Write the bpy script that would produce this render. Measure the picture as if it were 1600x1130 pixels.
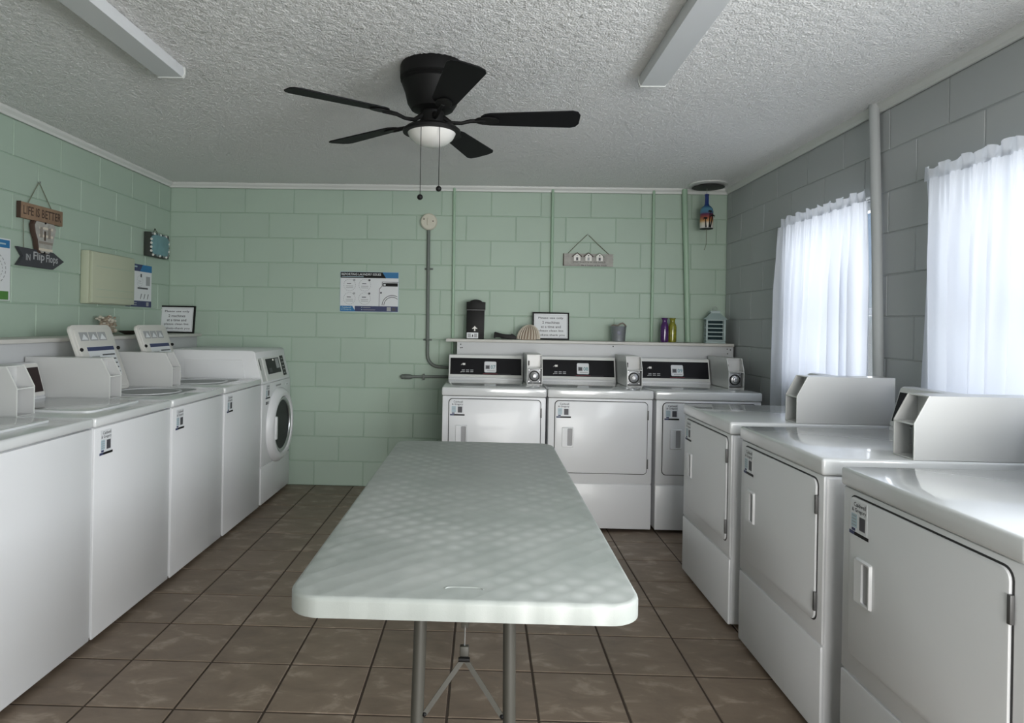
import bpy, bmesh, math, random
from mathutils import Vector, Matrix
random.seed(7)
for o in list(bpy.data.objects): bpy.data.objects.remove(o, do_unlink=True)
SC = bpy.context.scene
COL = SC.collection
PI = math.pi

# ------------------------------------------------------------------ camera, sky, daylight, exposure
cam = bpy.data.cameras.new('camera'); camo = bpy.data.objects.new('camera', cam); COL.objects.link(camo)
cam.sensor_fit = 'HORIZONTAL'; cam.sensor_width = 36.0
F, CX, CY = 1023.41, 732.14, 507.15
YAW, PITCH, ROLL = -0.0233, -0.0003, 0.0179
cam.lens = F / 1600 * 36.0
cam.shift_x = (800 - CX) / 1600.0
cam.shift_y = -(565 - CY) / 1600.0
cam.clip_start = 0.05; cam.clip_end = 200
camo.matrix_world = (Matrix.Translation((2.6114, -5.3652, 1.3473)) @ Matrix.Rotation(-YAW, 4, 'Z')
                     @ Matrix.Rotation(PI / 2 + PITCH, 4, 'X') @ Matrix.Rotation(ROLL, 4, 'Z'))
SC.camera = camo

world = bpy.data.worlds.new('sky'); SC.world = world; world.use_nodes = True
wn = world.node_tree.nodes; wl = world.node_tree.links
for n in list(wn): wn.remove(n)
wo = wn.new('ShaderNodeOutputWorld'); bg = wn.new('ShaderNodeBackground'); wl.new(bg.outputs[0], wo.inputs[0])
sky = wn.new('ShaderNodeTexSky'); sky.sky_type = 'HOSEK_WILKIE'; sky.turbidity = 5.0
sky.sun_direction = Vector((0.3, -0.6, 0.75)).normalized(); sky.ground_albedo = 0.4
wl.new(sky.outputs[0], bg.inputs[0]); bg.inputs[1].default_value = 1.6

def area(name, loc, rot, sx, sy, power, color):
    l = bpy.data.lights.new(name, 'AREA'); l.shape = 'RECTANGLE'; l.size = sx; l.size_y = sy
    l.energy = power; l.color = color
    o = bpy.data.objects.new(name, l); o.location = loc; o.rotation_euler = rot; COL.objects.link(o); return o
# daylight at two visible windows, an added third and an assumed door behind the camera
area('window_daylight', (4.82, -1.60, 1.52), (0, PI / 2, 0), 1.0, 0.98, 8.2, (0.93, 0.96, 1.0))
area('window_daylight', (4.82, -3.05, 1.52), (0, PI / 2, 0), 1.0, 1.1, 8.6, (0.93, 0.96, 1.0))
area('window_daylight', (4.62, -5.20, 1.52), (0, PI / 2, 0), 0.95, 1.85, 72, (0.93, 0.97, 1.0))  # added window out of view, extra daylight for the room
area('door_daylight', (4.3, -10.5, 1.1), (PI / 2 + 0.28, 0, 0.10), 6.0, 3.0, 600, (1.0, 0.985, 0.95))  # assumed bright exterior beyond the unseen door, aimed for the room light

SC.view_settings.view_transform = 'Standard'; SC.view_settings.look = 'None'
SC.view_settings.gamma = 1.0; SC.view_settings.use_curve_mapping = False
SC.view_settings.exposure = 0.46

# ------------------------------------------------------------------ materials
MATS = {}
def mat(name, color, rough=0.5, metal=0.0, coat=0.0, noise=None, bump=None, trans=0.0, emit=None, spec=0.5, rand=0.0, alpha=1.0):
    """noise=(scale, amount, color2) mottles the base colour; bump=(scale, strength, distance, detail)"""
    if name in MATS: return MATS[name]
    m = bpy.data.materials.new(name); m.use_nodes = True; nt = m.node_tree; b = nt.nodes['Principled BSDF']
    c4 = tuple(color) + (1.0,)
    b.inputs['Base Color'].default_value = c4; b.inputs['Roughness'].default_value = rough
    b.inputs['Metallic'].default_value = metal; b.inputs['Coat Weight'].default_value = coat
    b.inputs['Coat Roughness'].default_value = 0.06
    b.inputs['Specular IOR Level'].default_value = spec
    b.inputs['Transmission Weight'].default_value = trans
    b.inputs['Alpha'].default_value = alpha
    m.diffuse_color = c4
    tc = nt.nodes.new('ShaderNodeTexCoord')
    last = None
    if noise:
        n = nt.nodes.new('ShaderNodeTexNoise'); n.inputs['Scale'].default_value = noise[0]; n.inputs['Detail'].default_value = 5
        nt.links.new(tc.outputs['Object'], n.inputs['Vector'])
        r = nt.nodes.new('ShaderNodeMapRange'); r.inputs[1].default_value = 0.35; r.inputs[2].default_value = 0.7
        r.inputs[3].default_value = 0; r.inputs[4].default_value = noise[1]
        nt.links.new(n.outputs['Fac'], r.inputs[0])
        mx = nt.nodes.new('ShaderNodeMix'); mx.data_type = 'RGBA'
        mx.inputs[6].default_value = c4; mx.inputs[7].default_value = tuple(noise[2]) + (1,)
        nt.links.new(r.outputs[0], mx.inputs[0]); last = mx.outputs[2]
    if rand:
        oi = nt.nodes.new('ShaderNodeObjectInfo'); hs = nt.nodes.new('ShaderNodeHueSaturation')
        mr = nt.nodes.new('ShaderNodeMapRange'); mr.inputs[3].default_value = 1 - rand; mr.inputs[4].default_value = 1 + rand
        nt.links.new(oi.outputs['Random'], mr.inputs[0]); nt.links.new(mr.outputs[0], hs.inputs['Value'])
        if last: nt.links.new(last, hs.inputs['Color'])
        else: hs.inputs['Color'].default_value = c4
        last = hs.outputs[0]
    if last: nt.links.new(last, b.inputs['Base Color'])
    if bump:
        n = nt.nodes.new('ShaderNodeTexNoise'); n.inputs['Scale'].default_value = bump[0]
        n.inputs['Detail'].default_value = bump[3] if len(bump) > 3 else 3
        nt.links.new(tc.outputs['Object'], n.inputs['Vector'])
        bp = nt.nodes.new('ShaderNodeBump'); bp.inputs['Strength'].default_value = bump[1]; bp.inputs['Distance'].default_value = bump[2]
        nt.links.new(n.outputs['Fac'], bp.inputs['Height']); nt.links.new(bp.outputs[0], b.inputs['Normal'])
    if emit:
        b.inputs['Emission Color'].default_value = tuple(emit[0]) + (1,); b.inputs['Emission Strength'].default_value = emit[1]
    MATS[name] = m; return m

GREEN = mat('green_block_paint', (0.39, 0.49, 0.41), 0.55, bump=(180, 0.25, 0.002), noise=(3, 0.35, (0.365, 0.46, 0.385)), rand=0.02)
GREENM = mat('green_joint_paint', (0.34, 0.45, 0.36), 0.6)
WALLW = mat('white_block_paint', (0.44, 0.46, 0.465), 0.6, bump=(180, 0.25, 0.002), rand=0.02)
WALLWM = mat('white_joint_paint', (0.41, 0.43, 0.435), 0.6)
DARKB = mat('low_bounce_brown', (0.12, 0.10, 0.08), 0.7)  # unseen front wall, made dark to cut bounced light
TRIM = mat('white_trim_paint', (0.66, 0.67, 0.65), 0.45)
APPL = mat('white_appliance_enamel', (0.72, 0.73, 0.745), 0.36, coat=0.12, bump=(420, 0.06, 0.0006, 2))
APPLT = mat('white_glossy_enamel', (0.64, 0.655, 0.66), 0.16, coat=0.6)
APPLS = mat('warm_white_plastic', (0.62, 0.61, 0.58), 0.35)
GAP = mat('dark_gap_rubber', (0.03, 0.03, 0.03), 0.7)
BLACKP = mat('black_glossy_panel', (0.008, 0.008, 0.010), 0.35, spec=0.15)
DKGREY = mat('dark_grey_ink', (0.06, 0.06, 0.07), 0.5)
BLACK = mat('black_matte', (0.007, 0.007, 0.007), 0.5, spec=0.2)
BLUE = mat('blue_print', (0.02, 0.16, 0.36), 0.5)
NAVY = mat('navy_print', (0.035, 0.045, 0.12), 0.5)
PALEB = mat('pale_blue_print', (0.40, 0.52, 0.58), 0.5)
PAPER = mat('white_paper', (0.68, 0.70, 0.72), 0.45)
MIDG = mat('mid_grey_print', (0.33, 0.34, 0.35), 0.5)
REDP = mat('dark_red_print', (0.16, 0.02, 0.03), 0.5)
STEEL = mat('brushed_steel', (0.50, 0.51, 0.52), 0.3, metal=0.9)
HINGE = mat('dark_grey_hinge', (0.12, 0.12, 0.12), 0.45, metal=0.4)
CBOX = mat('coin_box_enamel', (0.55, 0.555, 0.55), 0.32, coat=0.2)
MIDSTEEL = mat('dull_steel', (0.26, 0.265, 0.27), 0.4, metal=0.7)
CHROME = mat('bright_chrome', (0.45, 0.45, 0.46), 0.3, metal=0.9)
GREYP = mat('grey_pipe_paint', (0.13, 0.15, 0.135), 0.5)
LEGM = mat('table_leg_enamel', (0.055, 0.053, 0.044), 0.5)
CREAM = mat('cream_plastic', (0.58, 0.56, 0.47), 0.4)
PANELG = mat('pale_green_panel_paint', (0.46, 0.49, 0.37), 0.45)
FANB = mat('black_fan_metal', (0.006, 0.006, 0.006), 0.55, spec=0.2)
FANW = mat('black_fan_blade', (0.006, 0.006, 0.007), 0.6, spec=0.15)
GLOBE = mat('frosted_globe', (0.70, 0.69, 0.66), 0.25)
WOODR = mat('brown_driftwood', (0.30, 0.20, 0.13), 0.7, noise=(14, 0.8, (0.18, 0.11, 0.07)))
WOODD = mat('dark_wood_edge', (0.06, 0.035, 0.025), 0.7)
WOODW = mat('whitewashed_wood', (0.42, 0.41, 0.38), 0.7, noise=(25, 0.7, (0.26, 0.25, 0.23)))
SLATE = mat('charcoal_board', (0.045, 0.047, 0.055), 0.7)
CHALK = mat('chalk_lettering', (0.42, 0.43, 0.44), 0.8)
ROPE = mat('jute_rope', (0.16, 0.17, 0.12), 0.9)
TEAL = mat('teal_glaze', (0.17, 0.32, 0.35), 0.5, noise=(18, 0.6, (0.11, 0.23, 0.25)))
SHELLT = mat('tan_shell', (0.38, 0.30, 0.22), 0.6)
SHELLW = mat('pale_shell_rib', (0.62, 0.56, 0.47), 0.55)
SHELLB = mat('brown_shell', (0.22, 0.14, 0.09), 0.55, noise=(60, 0.9, (0.5, 0.40, 0.30)))
GALV = mat('galvanised_tin', (0.38, 0.40, 0.43), 0.32, metal=0.75, noise=(40, 0.5, (0.28, 0.30, 0.33)))
PURPLE = mat('purple_glass', (0.055, 0.010, 0.10), 0.10, coat=0.5)
YELLG = mat('yellow_green_glass', (0.27, 0.28, 0.02), 0.12, coat=0.5, noise=(35, 0.8, (0.10, 0.09, 0.01)))
LANT = mat('pale_teal_metal', (0.33, 0.42, 0.42), 0.45)
LANTD = mat('dark_lantern_glass', (0.012, 0.03, 0.035), 0.6, spec=0.1)
BWHITE = mat('bright_white_print', (0.75, 0.74, 0.70), 0.4)
WINFR = mat('white_window_frame', (0.62, 0.64, 0.65), 0.4)

def glass_mat():
    m = bpy.data.materials.new('clear_window_glass'); m.use_nodes = True; nt = m.node_tree
    for n in list(nt.nodes): nt.nodes.remove(n)
    o = nt.nodes.new('ShaderNodeOutputMaterial'); mx = nt.nodes.new('ShaderNodeMixShader')
    t = nt.nodes.new('ShaderNodeBsdfTransparent'); g = nt.nodes.new('ShaderNodeBsdfGlossy'); g.inputs['Roughness'].default_value = 0.02
    mx.inputs[0].default_value = 0.06
    nt.links.new(t.outputs[0], mx.inputs[1]); nt.links.new(g.outputs[0], mx.inputs[2]); nt.links.new(mx.outputs[0], o.inputs[0])
    return m
GLASS = glass_mat()
def jar_mat():
    m = GLASS.copy(); m.name = 'clear_jar_glass'
    for n in m.node_tree.nodes:
        if n.type == 'MIX_SHADER': n.inputs[0].default_value = 0.12
    return m
JARG = jar_mat()
def curtain_mat():
    m = bpy.data.materials.new('sheer_white_curtain'); m.use_nodes = True; nt = m.node_tree
    for n in list(nt.nodes): nt.nodes.remove(n)
    o = nt.nodes.new('ShaderNodeOutputMaterial'); mx = nt.nodes.new('ShaderNodeMixShader')
    d = nt.nodes.new('ShaderNodeBsdfDiffuse'); t = nt.nodes.new('ShaderNodeBsdfTranslucent')
    d.inputs[0].default_value = (0.74, 0.76, 0.80, 1); t.inputs[0].default_value = (0.80, 0.83, 0.90, 1)
    mx.inputs[0].default_value = 0.55
    tc = nt.nodes.new('ShaderNodeTexCoord'); n = nt.nodes.new('ShaderNodeTexNoise'); n.inputs['Scale'].default_value = 40
    bp = nt.nodes.new('ShaderNodeBump'); bp.inputs['Strength'].default_value = 0.15; bp.inputs['Distance'].default_value = 0.003
    nt.links.new(tc.outputs['Object'], n.inputs['Vector']); nt.links.new(n.outputs['Fac'], bp.inputs['Height'])
    nt.links.new(bp.outputs[0], d.inputs['Normal'])
    nt.links.new(d.outputs[0], mx.inputs[1]); nt.links.new(t.outputs[0], mx.inputs[2]); nt.links.new(mx.outputs[0], o.inputs[0])
    return m
CURT = curtain_mat()

def ceiling_mat():
    m = bpy.data.materials.new('popcorn_ceiling'); m.use_nodes = True; nt = m.node_tree; b = nt.nodes['Principled BSDF']
    b.inputs['Roughness'].default_value = 0.9; b.inputs['Specular IOR Level'].default_value = 0.1
    tc = nt.nodes.new('ShaderNodeTexCoord')
    v = nt.nodes.new('ShaderNodeTexVoronoi'); v.inputs['Scale'].default_value = 125; v.feature = 'SMOOTH_F1'; v.inputs['Smoothness'].default_value = 0.4
    v.inputs['Randomness'].default_value = 1.0
    n = nt.nodes.new('ShaderNodeTexNoise'); n.inputs['Scale'].default_value = 70; n.inputs['Detail'].default_value = 6; n.inputs['Roughness'].default_value = 0.7
    nt.links.new(tc.outputs['Object'], v.inputs['Vector']); nt.links.new(tc.outputs['Object'], n.inputs['Vector'])
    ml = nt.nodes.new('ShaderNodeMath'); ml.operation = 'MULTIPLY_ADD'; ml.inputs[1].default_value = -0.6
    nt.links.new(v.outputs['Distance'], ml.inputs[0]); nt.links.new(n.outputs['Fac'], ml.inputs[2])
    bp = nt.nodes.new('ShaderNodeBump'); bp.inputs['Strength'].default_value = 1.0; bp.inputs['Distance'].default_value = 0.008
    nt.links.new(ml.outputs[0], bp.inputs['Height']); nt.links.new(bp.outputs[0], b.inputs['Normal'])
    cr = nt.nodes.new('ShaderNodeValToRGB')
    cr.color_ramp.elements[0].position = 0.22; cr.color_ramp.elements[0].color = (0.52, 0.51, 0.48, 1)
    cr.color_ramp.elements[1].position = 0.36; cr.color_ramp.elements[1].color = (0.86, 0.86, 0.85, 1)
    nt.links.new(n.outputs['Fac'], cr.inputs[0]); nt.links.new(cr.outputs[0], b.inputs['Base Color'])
    return m
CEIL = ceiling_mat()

def tile_mat():
    m = bpy.data.materials.new('brown_ceramic_tile'); m.use_nodes = True; nt = m.node_tree; b = nt.nodes['Principled BSDF']
    b.inputs['Roughness'].default_value = 0.42; b.inputs['Specular IOR Level'].default_value = 0.35
    g = nt.nodes.new('ShaderNodeNewGeometry')
    mp = nt.nodes.new('ShaderNodeMapping'); mp.inputs['Scale'].default_value = (5, 9, 1); mp.inputs['Rotation'].default_value = (0, 0, 0.5)
    nt.links.new(g.outputs['Position'], mp.inputs[0])
    n = nt.nodes.new('ShaderNodeTexNoise'); n.inputs['Scale'].default_value = 1.3; n.inputs['Detail'].default_value = 5
    n.inputs['Distortion'].default_value = 0.5; n.inputs['Roughness'].default_value = 0.6
    nt.links.new(mp.outputs[0], n.inputs['Vector'])
    cr = nt.nodes.new('ShaderNodeValToRGB'); e = cr.color_ramp.elements
    e[0].position = 0.30; e[0].color = (0.18, 0.135, 0.10, 1); e[1].position = 0.56; e[1].color = (0.23, 0.175, 0.13, 1)
    k = cr.color_ramp.elements.new(0.70); k.color = (0.37, 0.295, 0.23, 1)
    nt.links.new(n.outputs['Fac'], cr.inputs[0])
    oi = nt.nodes.new('ShaderNodeObjectInfo'); hs = nt.nodes.new('ShaderNodeHueSaturation')
    mr = nt.nodes.new('ShaderNodeMapRange'); mr.inputs[3].default_value = 0.93; mr.inputs[4].default_value = 1.07
    nt.links.new(oi.outputs['Random'], mr.inputs[0]); nt.links.new(mr.outputs[0], hs.inputs['Value'])
    nt.links.new(cr.outputs[0], hs.inputs['Color']); nt.links.new(hs.outputs[0], b.inputs['Base Color'])
    bp = nt.nodes.new('ShaderNodeBump'); bp.inputs['Strength'].default_value = 0.25; bp.inputs['Distance'].default_value = 0.004
    nt.links.new(n.outputs['Fac'], bp.inputs['Height']); nt.links.new(bp.outputs[0], b.inputs['Normal'])
    return m
TILE = tile_mat()
GROUT = mat('brown_grout', (0.055, 0.038, 0.027), 0.9)

def table_mat():
    m = bpy.data.materials.new('white_folding_table_plastic'); m.use_nodes = True; nt = m.node_tree; b = nt.nodes['Principled BSDF']
    b.inputs['Base Color'].default_value = (0.33, 0.35, 0.33, 1); b.inputs['Roughness'].default_value = 0.33
    tc = nt.nodes.new('ShaderNodeTexCoord')
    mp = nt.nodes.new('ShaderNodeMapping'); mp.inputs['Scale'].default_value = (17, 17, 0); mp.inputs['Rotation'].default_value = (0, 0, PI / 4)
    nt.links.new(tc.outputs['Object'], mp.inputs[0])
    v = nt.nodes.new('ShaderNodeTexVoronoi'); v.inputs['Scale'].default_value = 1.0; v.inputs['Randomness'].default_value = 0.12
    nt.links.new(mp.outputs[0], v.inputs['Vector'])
    n = nt.nodes.new('ShaderNodeTexNoise'); n.inputs['Scale'].default_value = 500
    n2 = nt.nodes.new('ShaderNodeTexNoise'); n2.inputs['Scale'].default_value = 5; n2.inputs['Detail'].default_value = 6
    for q in (n, n2): nt.links.new(tc.outputs['Object'], q.inputs['Vector'])
    cr = nt.nodes.new('ShaderNodeValToRGB'); e = cr.color_ramp.elements
    e[0].position = 0.35; e[0].color = (0.31, 0.335, 0.315, 1); e[1].position = 0.72; e[1].color = (0.38, 0.40, 0.38, 1)
    nt.links.new(n2.outputs['Fac'], cr.inputs[0])
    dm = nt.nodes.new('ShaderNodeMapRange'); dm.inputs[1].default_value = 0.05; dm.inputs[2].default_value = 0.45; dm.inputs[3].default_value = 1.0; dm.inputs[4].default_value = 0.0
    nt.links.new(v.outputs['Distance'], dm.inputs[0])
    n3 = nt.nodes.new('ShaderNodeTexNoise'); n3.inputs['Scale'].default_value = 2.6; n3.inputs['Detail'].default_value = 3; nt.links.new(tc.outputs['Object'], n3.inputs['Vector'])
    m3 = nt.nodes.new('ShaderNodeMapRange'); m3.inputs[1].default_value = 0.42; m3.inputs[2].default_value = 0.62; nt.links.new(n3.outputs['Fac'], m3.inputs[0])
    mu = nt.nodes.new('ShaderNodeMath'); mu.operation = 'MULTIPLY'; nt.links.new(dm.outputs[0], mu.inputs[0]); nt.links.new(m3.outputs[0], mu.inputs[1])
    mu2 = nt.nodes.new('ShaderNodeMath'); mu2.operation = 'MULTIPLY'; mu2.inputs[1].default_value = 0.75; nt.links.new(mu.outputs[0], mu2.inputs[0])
    mc = nt.nodes.new('ShaderNodeMix'); mc.data_type = 'RGBA'; mc.inputs[7].default_value = (0.50, 0.52, 0.50, 1)  # paler dimple spots: reflections off the bumpy top put into the colour
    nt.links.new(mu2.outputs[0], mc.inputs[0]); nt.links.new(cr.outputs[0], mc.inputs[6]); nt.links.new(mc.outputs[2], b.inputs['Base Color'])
    rr = nt.nodes.new('ShaderNodeMapRange'); rr.inputs[3].default_value = 0.28; rr.inputs[4].default_value = 0.5
    nt.links.new(n2.outputs['Fac'], rr.inputs[0]); nt.links.new(rr.outputs[0], b.inputs['Roughness'])
    b1 = nt.nodes.new('ShaderNodeBump'); b1.inputs['Strength'].default_value = 0.30; b1.inputs['Distance'].default_value = 0.006
    nt.links.new(v.outputs['Distance'], b1.inputs['Height'])
    b2 = nt.nodes.new('ShaderNodeBump'); b2.inputs['Strength'].default_value = 0.25; b2.inputs['Distance'].default_value = 0.0008
    nt.links.new(n.outputs['Fac'], b2.inputs['Height']); nt.links.new(b1.outputs[0], b2.inputs['Normal']); nt.links.new(b2.outputs[0], b.inputs['Normal'])
    return m
TABM = table_mat()

# ------------------------------------------------------------------ mesh helpers
_TXT = {}
def text_geo(s, bold=False):
    if s in _TXT: return _TXT[s]
    cu = bpy.data.curves.new('t', 'FONT'); cu.body = s; cu.size = 1.0; cu.resolution_u = 2; cu.fill_mode = 'FRONT'; cu.offset = 0.012
    o = bpy.data.objects.new('t', cu); COL.objects.link(o)
    dg = bpy.context.evaluated_depsgraph_get(); dg.update()
    me = bpy.data.meshes.new_from_object(o.evaluated_get(dg))
    vs = [tuple(v.co) for v in me.vertices]; fs = [tuple(p.vertices) for p in me.polygons]
    bpy.data.objects.remove(o, do_unlink=True); bpy.data.curves.remove(cu); bpy.data.meshes.remove(me)
    xs = [v[0] for v in vs] or [0]; ys = [v[1] for v in vs] or [0]
    _TXT[s] = (vs, fs, min(xs), max(xs), min(ys), max(ys)); return _TXT[s]

class MB:
    def __init__(s): s.v = []; s.f = []; s.m = []; s.mats = []
    def mi(s, m):
        if m not in s.mats: s.mats.append(m)
        return s.mats.index(m)
    def add(s, vs, fs, m):
        k = len(s.v); i = s.mi(m); s.v += [tuple(v) for v in vs]
        for f in fs: s.f.append(tuple(k + a for a in f)); s.m.append(i)
        return s
    def box(s, x0, x1, y0, y1, z0, z1, m, bev=0.0, seg=2):
        if bev <= 0:
            vs = [(x, y, z) for z in (z0, z1) for y in (y0, y1) for x in (x0, x1)]
            return s.add(vs, [(0, 2, 3, 1), (4, 5, 7, 6), (0, 1, 5, 4), (2, 6, 7, 3), (0, 4, 6, 2), (1, 3, 7, 5)], m)
        bm = bmesh.new(); bmesh.ops.create_cube(bm, size=1)
        bmesh.ops.scale(bm, vec=(x1 - x0, y1 - y0, z1 - z0), verts=bm.verts)
        bmesh.ops.translate(bm, vec=((x0 + x1) / 2, (y0 + y1) / 2, (z0 + z1) / 2), verts=bm.verts)
        bmesh.ops.bevel(bm, geom=list(bm.edges), offset=bev, segments=seg, profile=0.5, affect='EDGES')
        return s.bm(bm, m)
    def bm(s, bm, m, mtx=None):
        if mtx: bmesh.ops.transform(bm, matrix=mtx, verts=bm.verts)
        bm.verts.ensure_lookup_table(); bm.verts.index_update()
        s.add([v.co[:] for v in bm.verts], [[v.index for v in f.verts] for f in bm.faces], m); bm.free(); return s
    def prism(s, pts, a0, a1, m, axis='y', bev=0.0, seg=2):
        """polygon extruded along an axis. axis y: pts=(x,z); x: pts=(y,z); z: pts=(x,y)"""
        def P(p, a): return {'y': (p[0], a, p[1]), 'x': (a, p[0], p[1]), 'z': (p[0], p[1], a)}[axis]
        n = len(pts)
        if bev <= 0:
            vs = [P(p, a0) for p in pts] + [P(p, a1) for p in pts]
            fs = [tuple(range(n)), tuple(range(2 * n - 1, n - 1, -1))] + [(i, i + n, (i + 1) % n + n, (i + 1) % n) for i in range(n)]
            return s.add(vs, fs, m)
        bm = bmesh.new()
        A = [bm.verts.new(P(p, a0)) for p in pts]; B = [bm.verts.new(P(p, a1)) for p in pts]
        bm.faces.new(A); bm.faces.new(B[::-1])
        for i in range(n): bm.faces.new((A[i], B[i], B[(i + 1) % n], A[(i + 1) % n]))
        bmesh.ops.recalc_face_normals(bm, faces=bm.faces)
        ed = [e for e in bm.edges if (e.verts[0] in A) == (e.verts[1] in A)]
        bmesh.ops.bevel(bm, geom=ed, offset=bev, segments=seg, profile=0.5, affect='EDGES')
        return s.bm(bm, m)
    def lathe(s, prof, m, n=24, c=(0, 0, 0), axis='z', cap=True):
        vs = []; fs = []
        for r, h in prof:
            for k in range(n):
                a = 2 * PI * k / n; p = (r * math.cos(a), r * math.sin(a), h)
                if axis == 'y': p = (p[0], h, p[1])
                if axis == 'x': p = (h, p[0], p[1])
                vs.append((p[0] + c[0], p[1] + c[1], p[2] + c[2]))
        for i in range(len(prof) - 1):
            for k in range(n): fs.append((i * n + k, i * n + (k + 1) % n, (i + 1) * n + (k + 1) % n, (i + 1) * n + k))
        if cap:
            if prof[0][0] > 1e-6: fs.append(tuple(range(n - 1, -1, -1)))
            if prof[-1][0] > 1e-6: fs.append(tuple((len(prof) - 1) * n + k for k in range(n)))
        return s.add(vs, fs, m)
    def tube(s, pts, r, m, n=8, rs=None):
        P = [Vector(p) for p in pts]; vs = []; fs = []; up = None
        for i, p in enumerate(P):
            t = (P[min(i + 1, len(P) - 1)] - P[max(i - 1, 0)]).normalized()
            if up is None:
                up = Vector((0, 0, 1)) if abs(t.z) < 0.9 else Vector((1, 0, 0))
            a = t.cross(up).normalized(); b = a.cross(t).normalized(); up = b
            rr = rs[i] if rs else r
            for k in range(n):
                q = p + (a * math.cos(2 * PI * k / n) + b * math.sin(2 * PI * k / n)) * rr; vs.append(q[:])
        for i in range(len(P) - 1):
            for k in range(n): fs.append((i * n + k, i * n + (k + 1) % n, (i + 1) * n + (k + 1) % n, (i + 1) * n + k))
        fs.append(tuple(range(n - 1, -1, -1))); fs.append(tuple((len(P) - 1) * n + k for k in range(n)))
        return s.add(vs, fs, m)
    def text(s, st, x, z, w, y, m, h=None, thick=0.0, cx=False):
        """text in the xz plane facing -y, scaled to width w (and height h), lower left at x,z (or centred on x)"""
        vs, fs, a, b, c, d = text_geo(st)
        kx = w / (b - a); kz = kx if h is None else h / (d - c)
        x0 = x - w / 2 if cx else x
        return s.add([(x0 + (v[0] - a) * kx, y, z + (v[1] - c) * kz) for v in vs], fs, m)
    def sphere(s, c, r, m, seg=12, sc=(1, 1, 1)):
        bm = bmesh.new(); bmesh.ops.create_uvsphere(bm, u_segments=seg, v_segments=max(6, seg // 2), radius=r)
        bmesh.ops.scale(bm, vec=sc, verts=bm.verts); bmesh.ops.translate(bm, vec=c, verts=bm.verts)
        return s.bm(bm, m)
    def obj(s, name, parent=None, smooth=True, ang=35, fix=True):
        me = bpy.data.meshes.new(name); me.from_pydata(s.v, [], s.f)
        for m in s.mats: me.materials.append(m)
        me.polygons.foreach_set('material_index', s.m)
        if fix:
            bm = bmesh.new(); bm.from_mesh(me); bmesh.ops.recalc_face_normals(bm, faces=bm.faces); bm.to_mesh(me); bm.free()
        if smooth:
            me.shade_smooth(); me.set_sharp_from_angle(angle=math.radians(ang))
        me.update()
        o = bpy.data.objects.new(name, me); COL.objects.link(o)
        if parent: o.parent = parent
        return o

def rrect(x0, x1, z0, z1, r, n=5):
    p = []
    for cx, cz, a in ((x1 - r, z1 - r, 0), (x0 + r, z1 - r, 90), (x0 + r, z0 + r, 180), (x1 - r, z0 + r, 270)):
        for k in range(n + 1):
            t = math.radians(a + 90 * k / n); p.append((cx + r * math.cos(t), cz + r * math.sin(t)))
    return p
def tag(o, label=None, cat=None, group=None, kind=None):
    if label: o['label'] = label
    if cat: o['category'] = cat
    if group: o['group'] = group
    if kind: o['kind'] = kind
    return o
def thing(name, loc=(0, 0, 0), rz=0, label=None, cat=None, group=None, rot=None):
    o = bpy.data.objects.new(name, None); o.empty_display_size = 0.1; COL.objects.link(o)
    o.location = loc; o.rotation_euler = rot if rot else (0, 0, rz); return tag(o, label, cat, group)
def kids(o): return [c for c in bpy.data.objects if c.parent == o]
def dup(o, loc=None, rz=None, parent=None, label=None):
    c = o.copy(); COL.objects.link(c)
    if parent: c.parent = parent
    if loc is not None: c.location = loc
    if rz is not None: c.rotation_euler = (0, 0, rz)
    if label: c['label'] = label
    for k in kids(o): dup(k, parent=c)
    return c

# ------------------------------------------------------------------ the room
W, TOP, CZ, YF = 4.57, 2.4366, 2.478, -6.4
COURSE, BL = 0.2032, 0.4064
_BLK = {}
def block_mesh(w, h, m):
    key = (round(w, 3), round(h, 3), m.name)
    if key in _BLK: return _BLK[key]
    j = 0.003; b = 0.004; d = 0.005
    x0, x1, z0, z1 = j, w - j, j, h - j
    vs = [(x0, 0, z0), (x1, 0, z0), (x1, 0, z1), (x0, 0, z1), (x0 + b * .6, -d, z0 + b * .6), (x1 - b * .6, -d, z0 + b * .6), (x1 - b * .6, -d, z1 - b * .6), (x0 + b * .6, -d, z1 - b * .6)]
    me = bpy.data.meshes.new('block'); me.from_pydata(vs, [], [(4, 5, 6, 7), (0, 1, 5, 4), (1, 2, 6, 5), (2, 3, 7, 6), (3, 0, 4, 7)])
    me.materials.append(m); me.update(); _BLK[key] = me; return me

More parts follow.
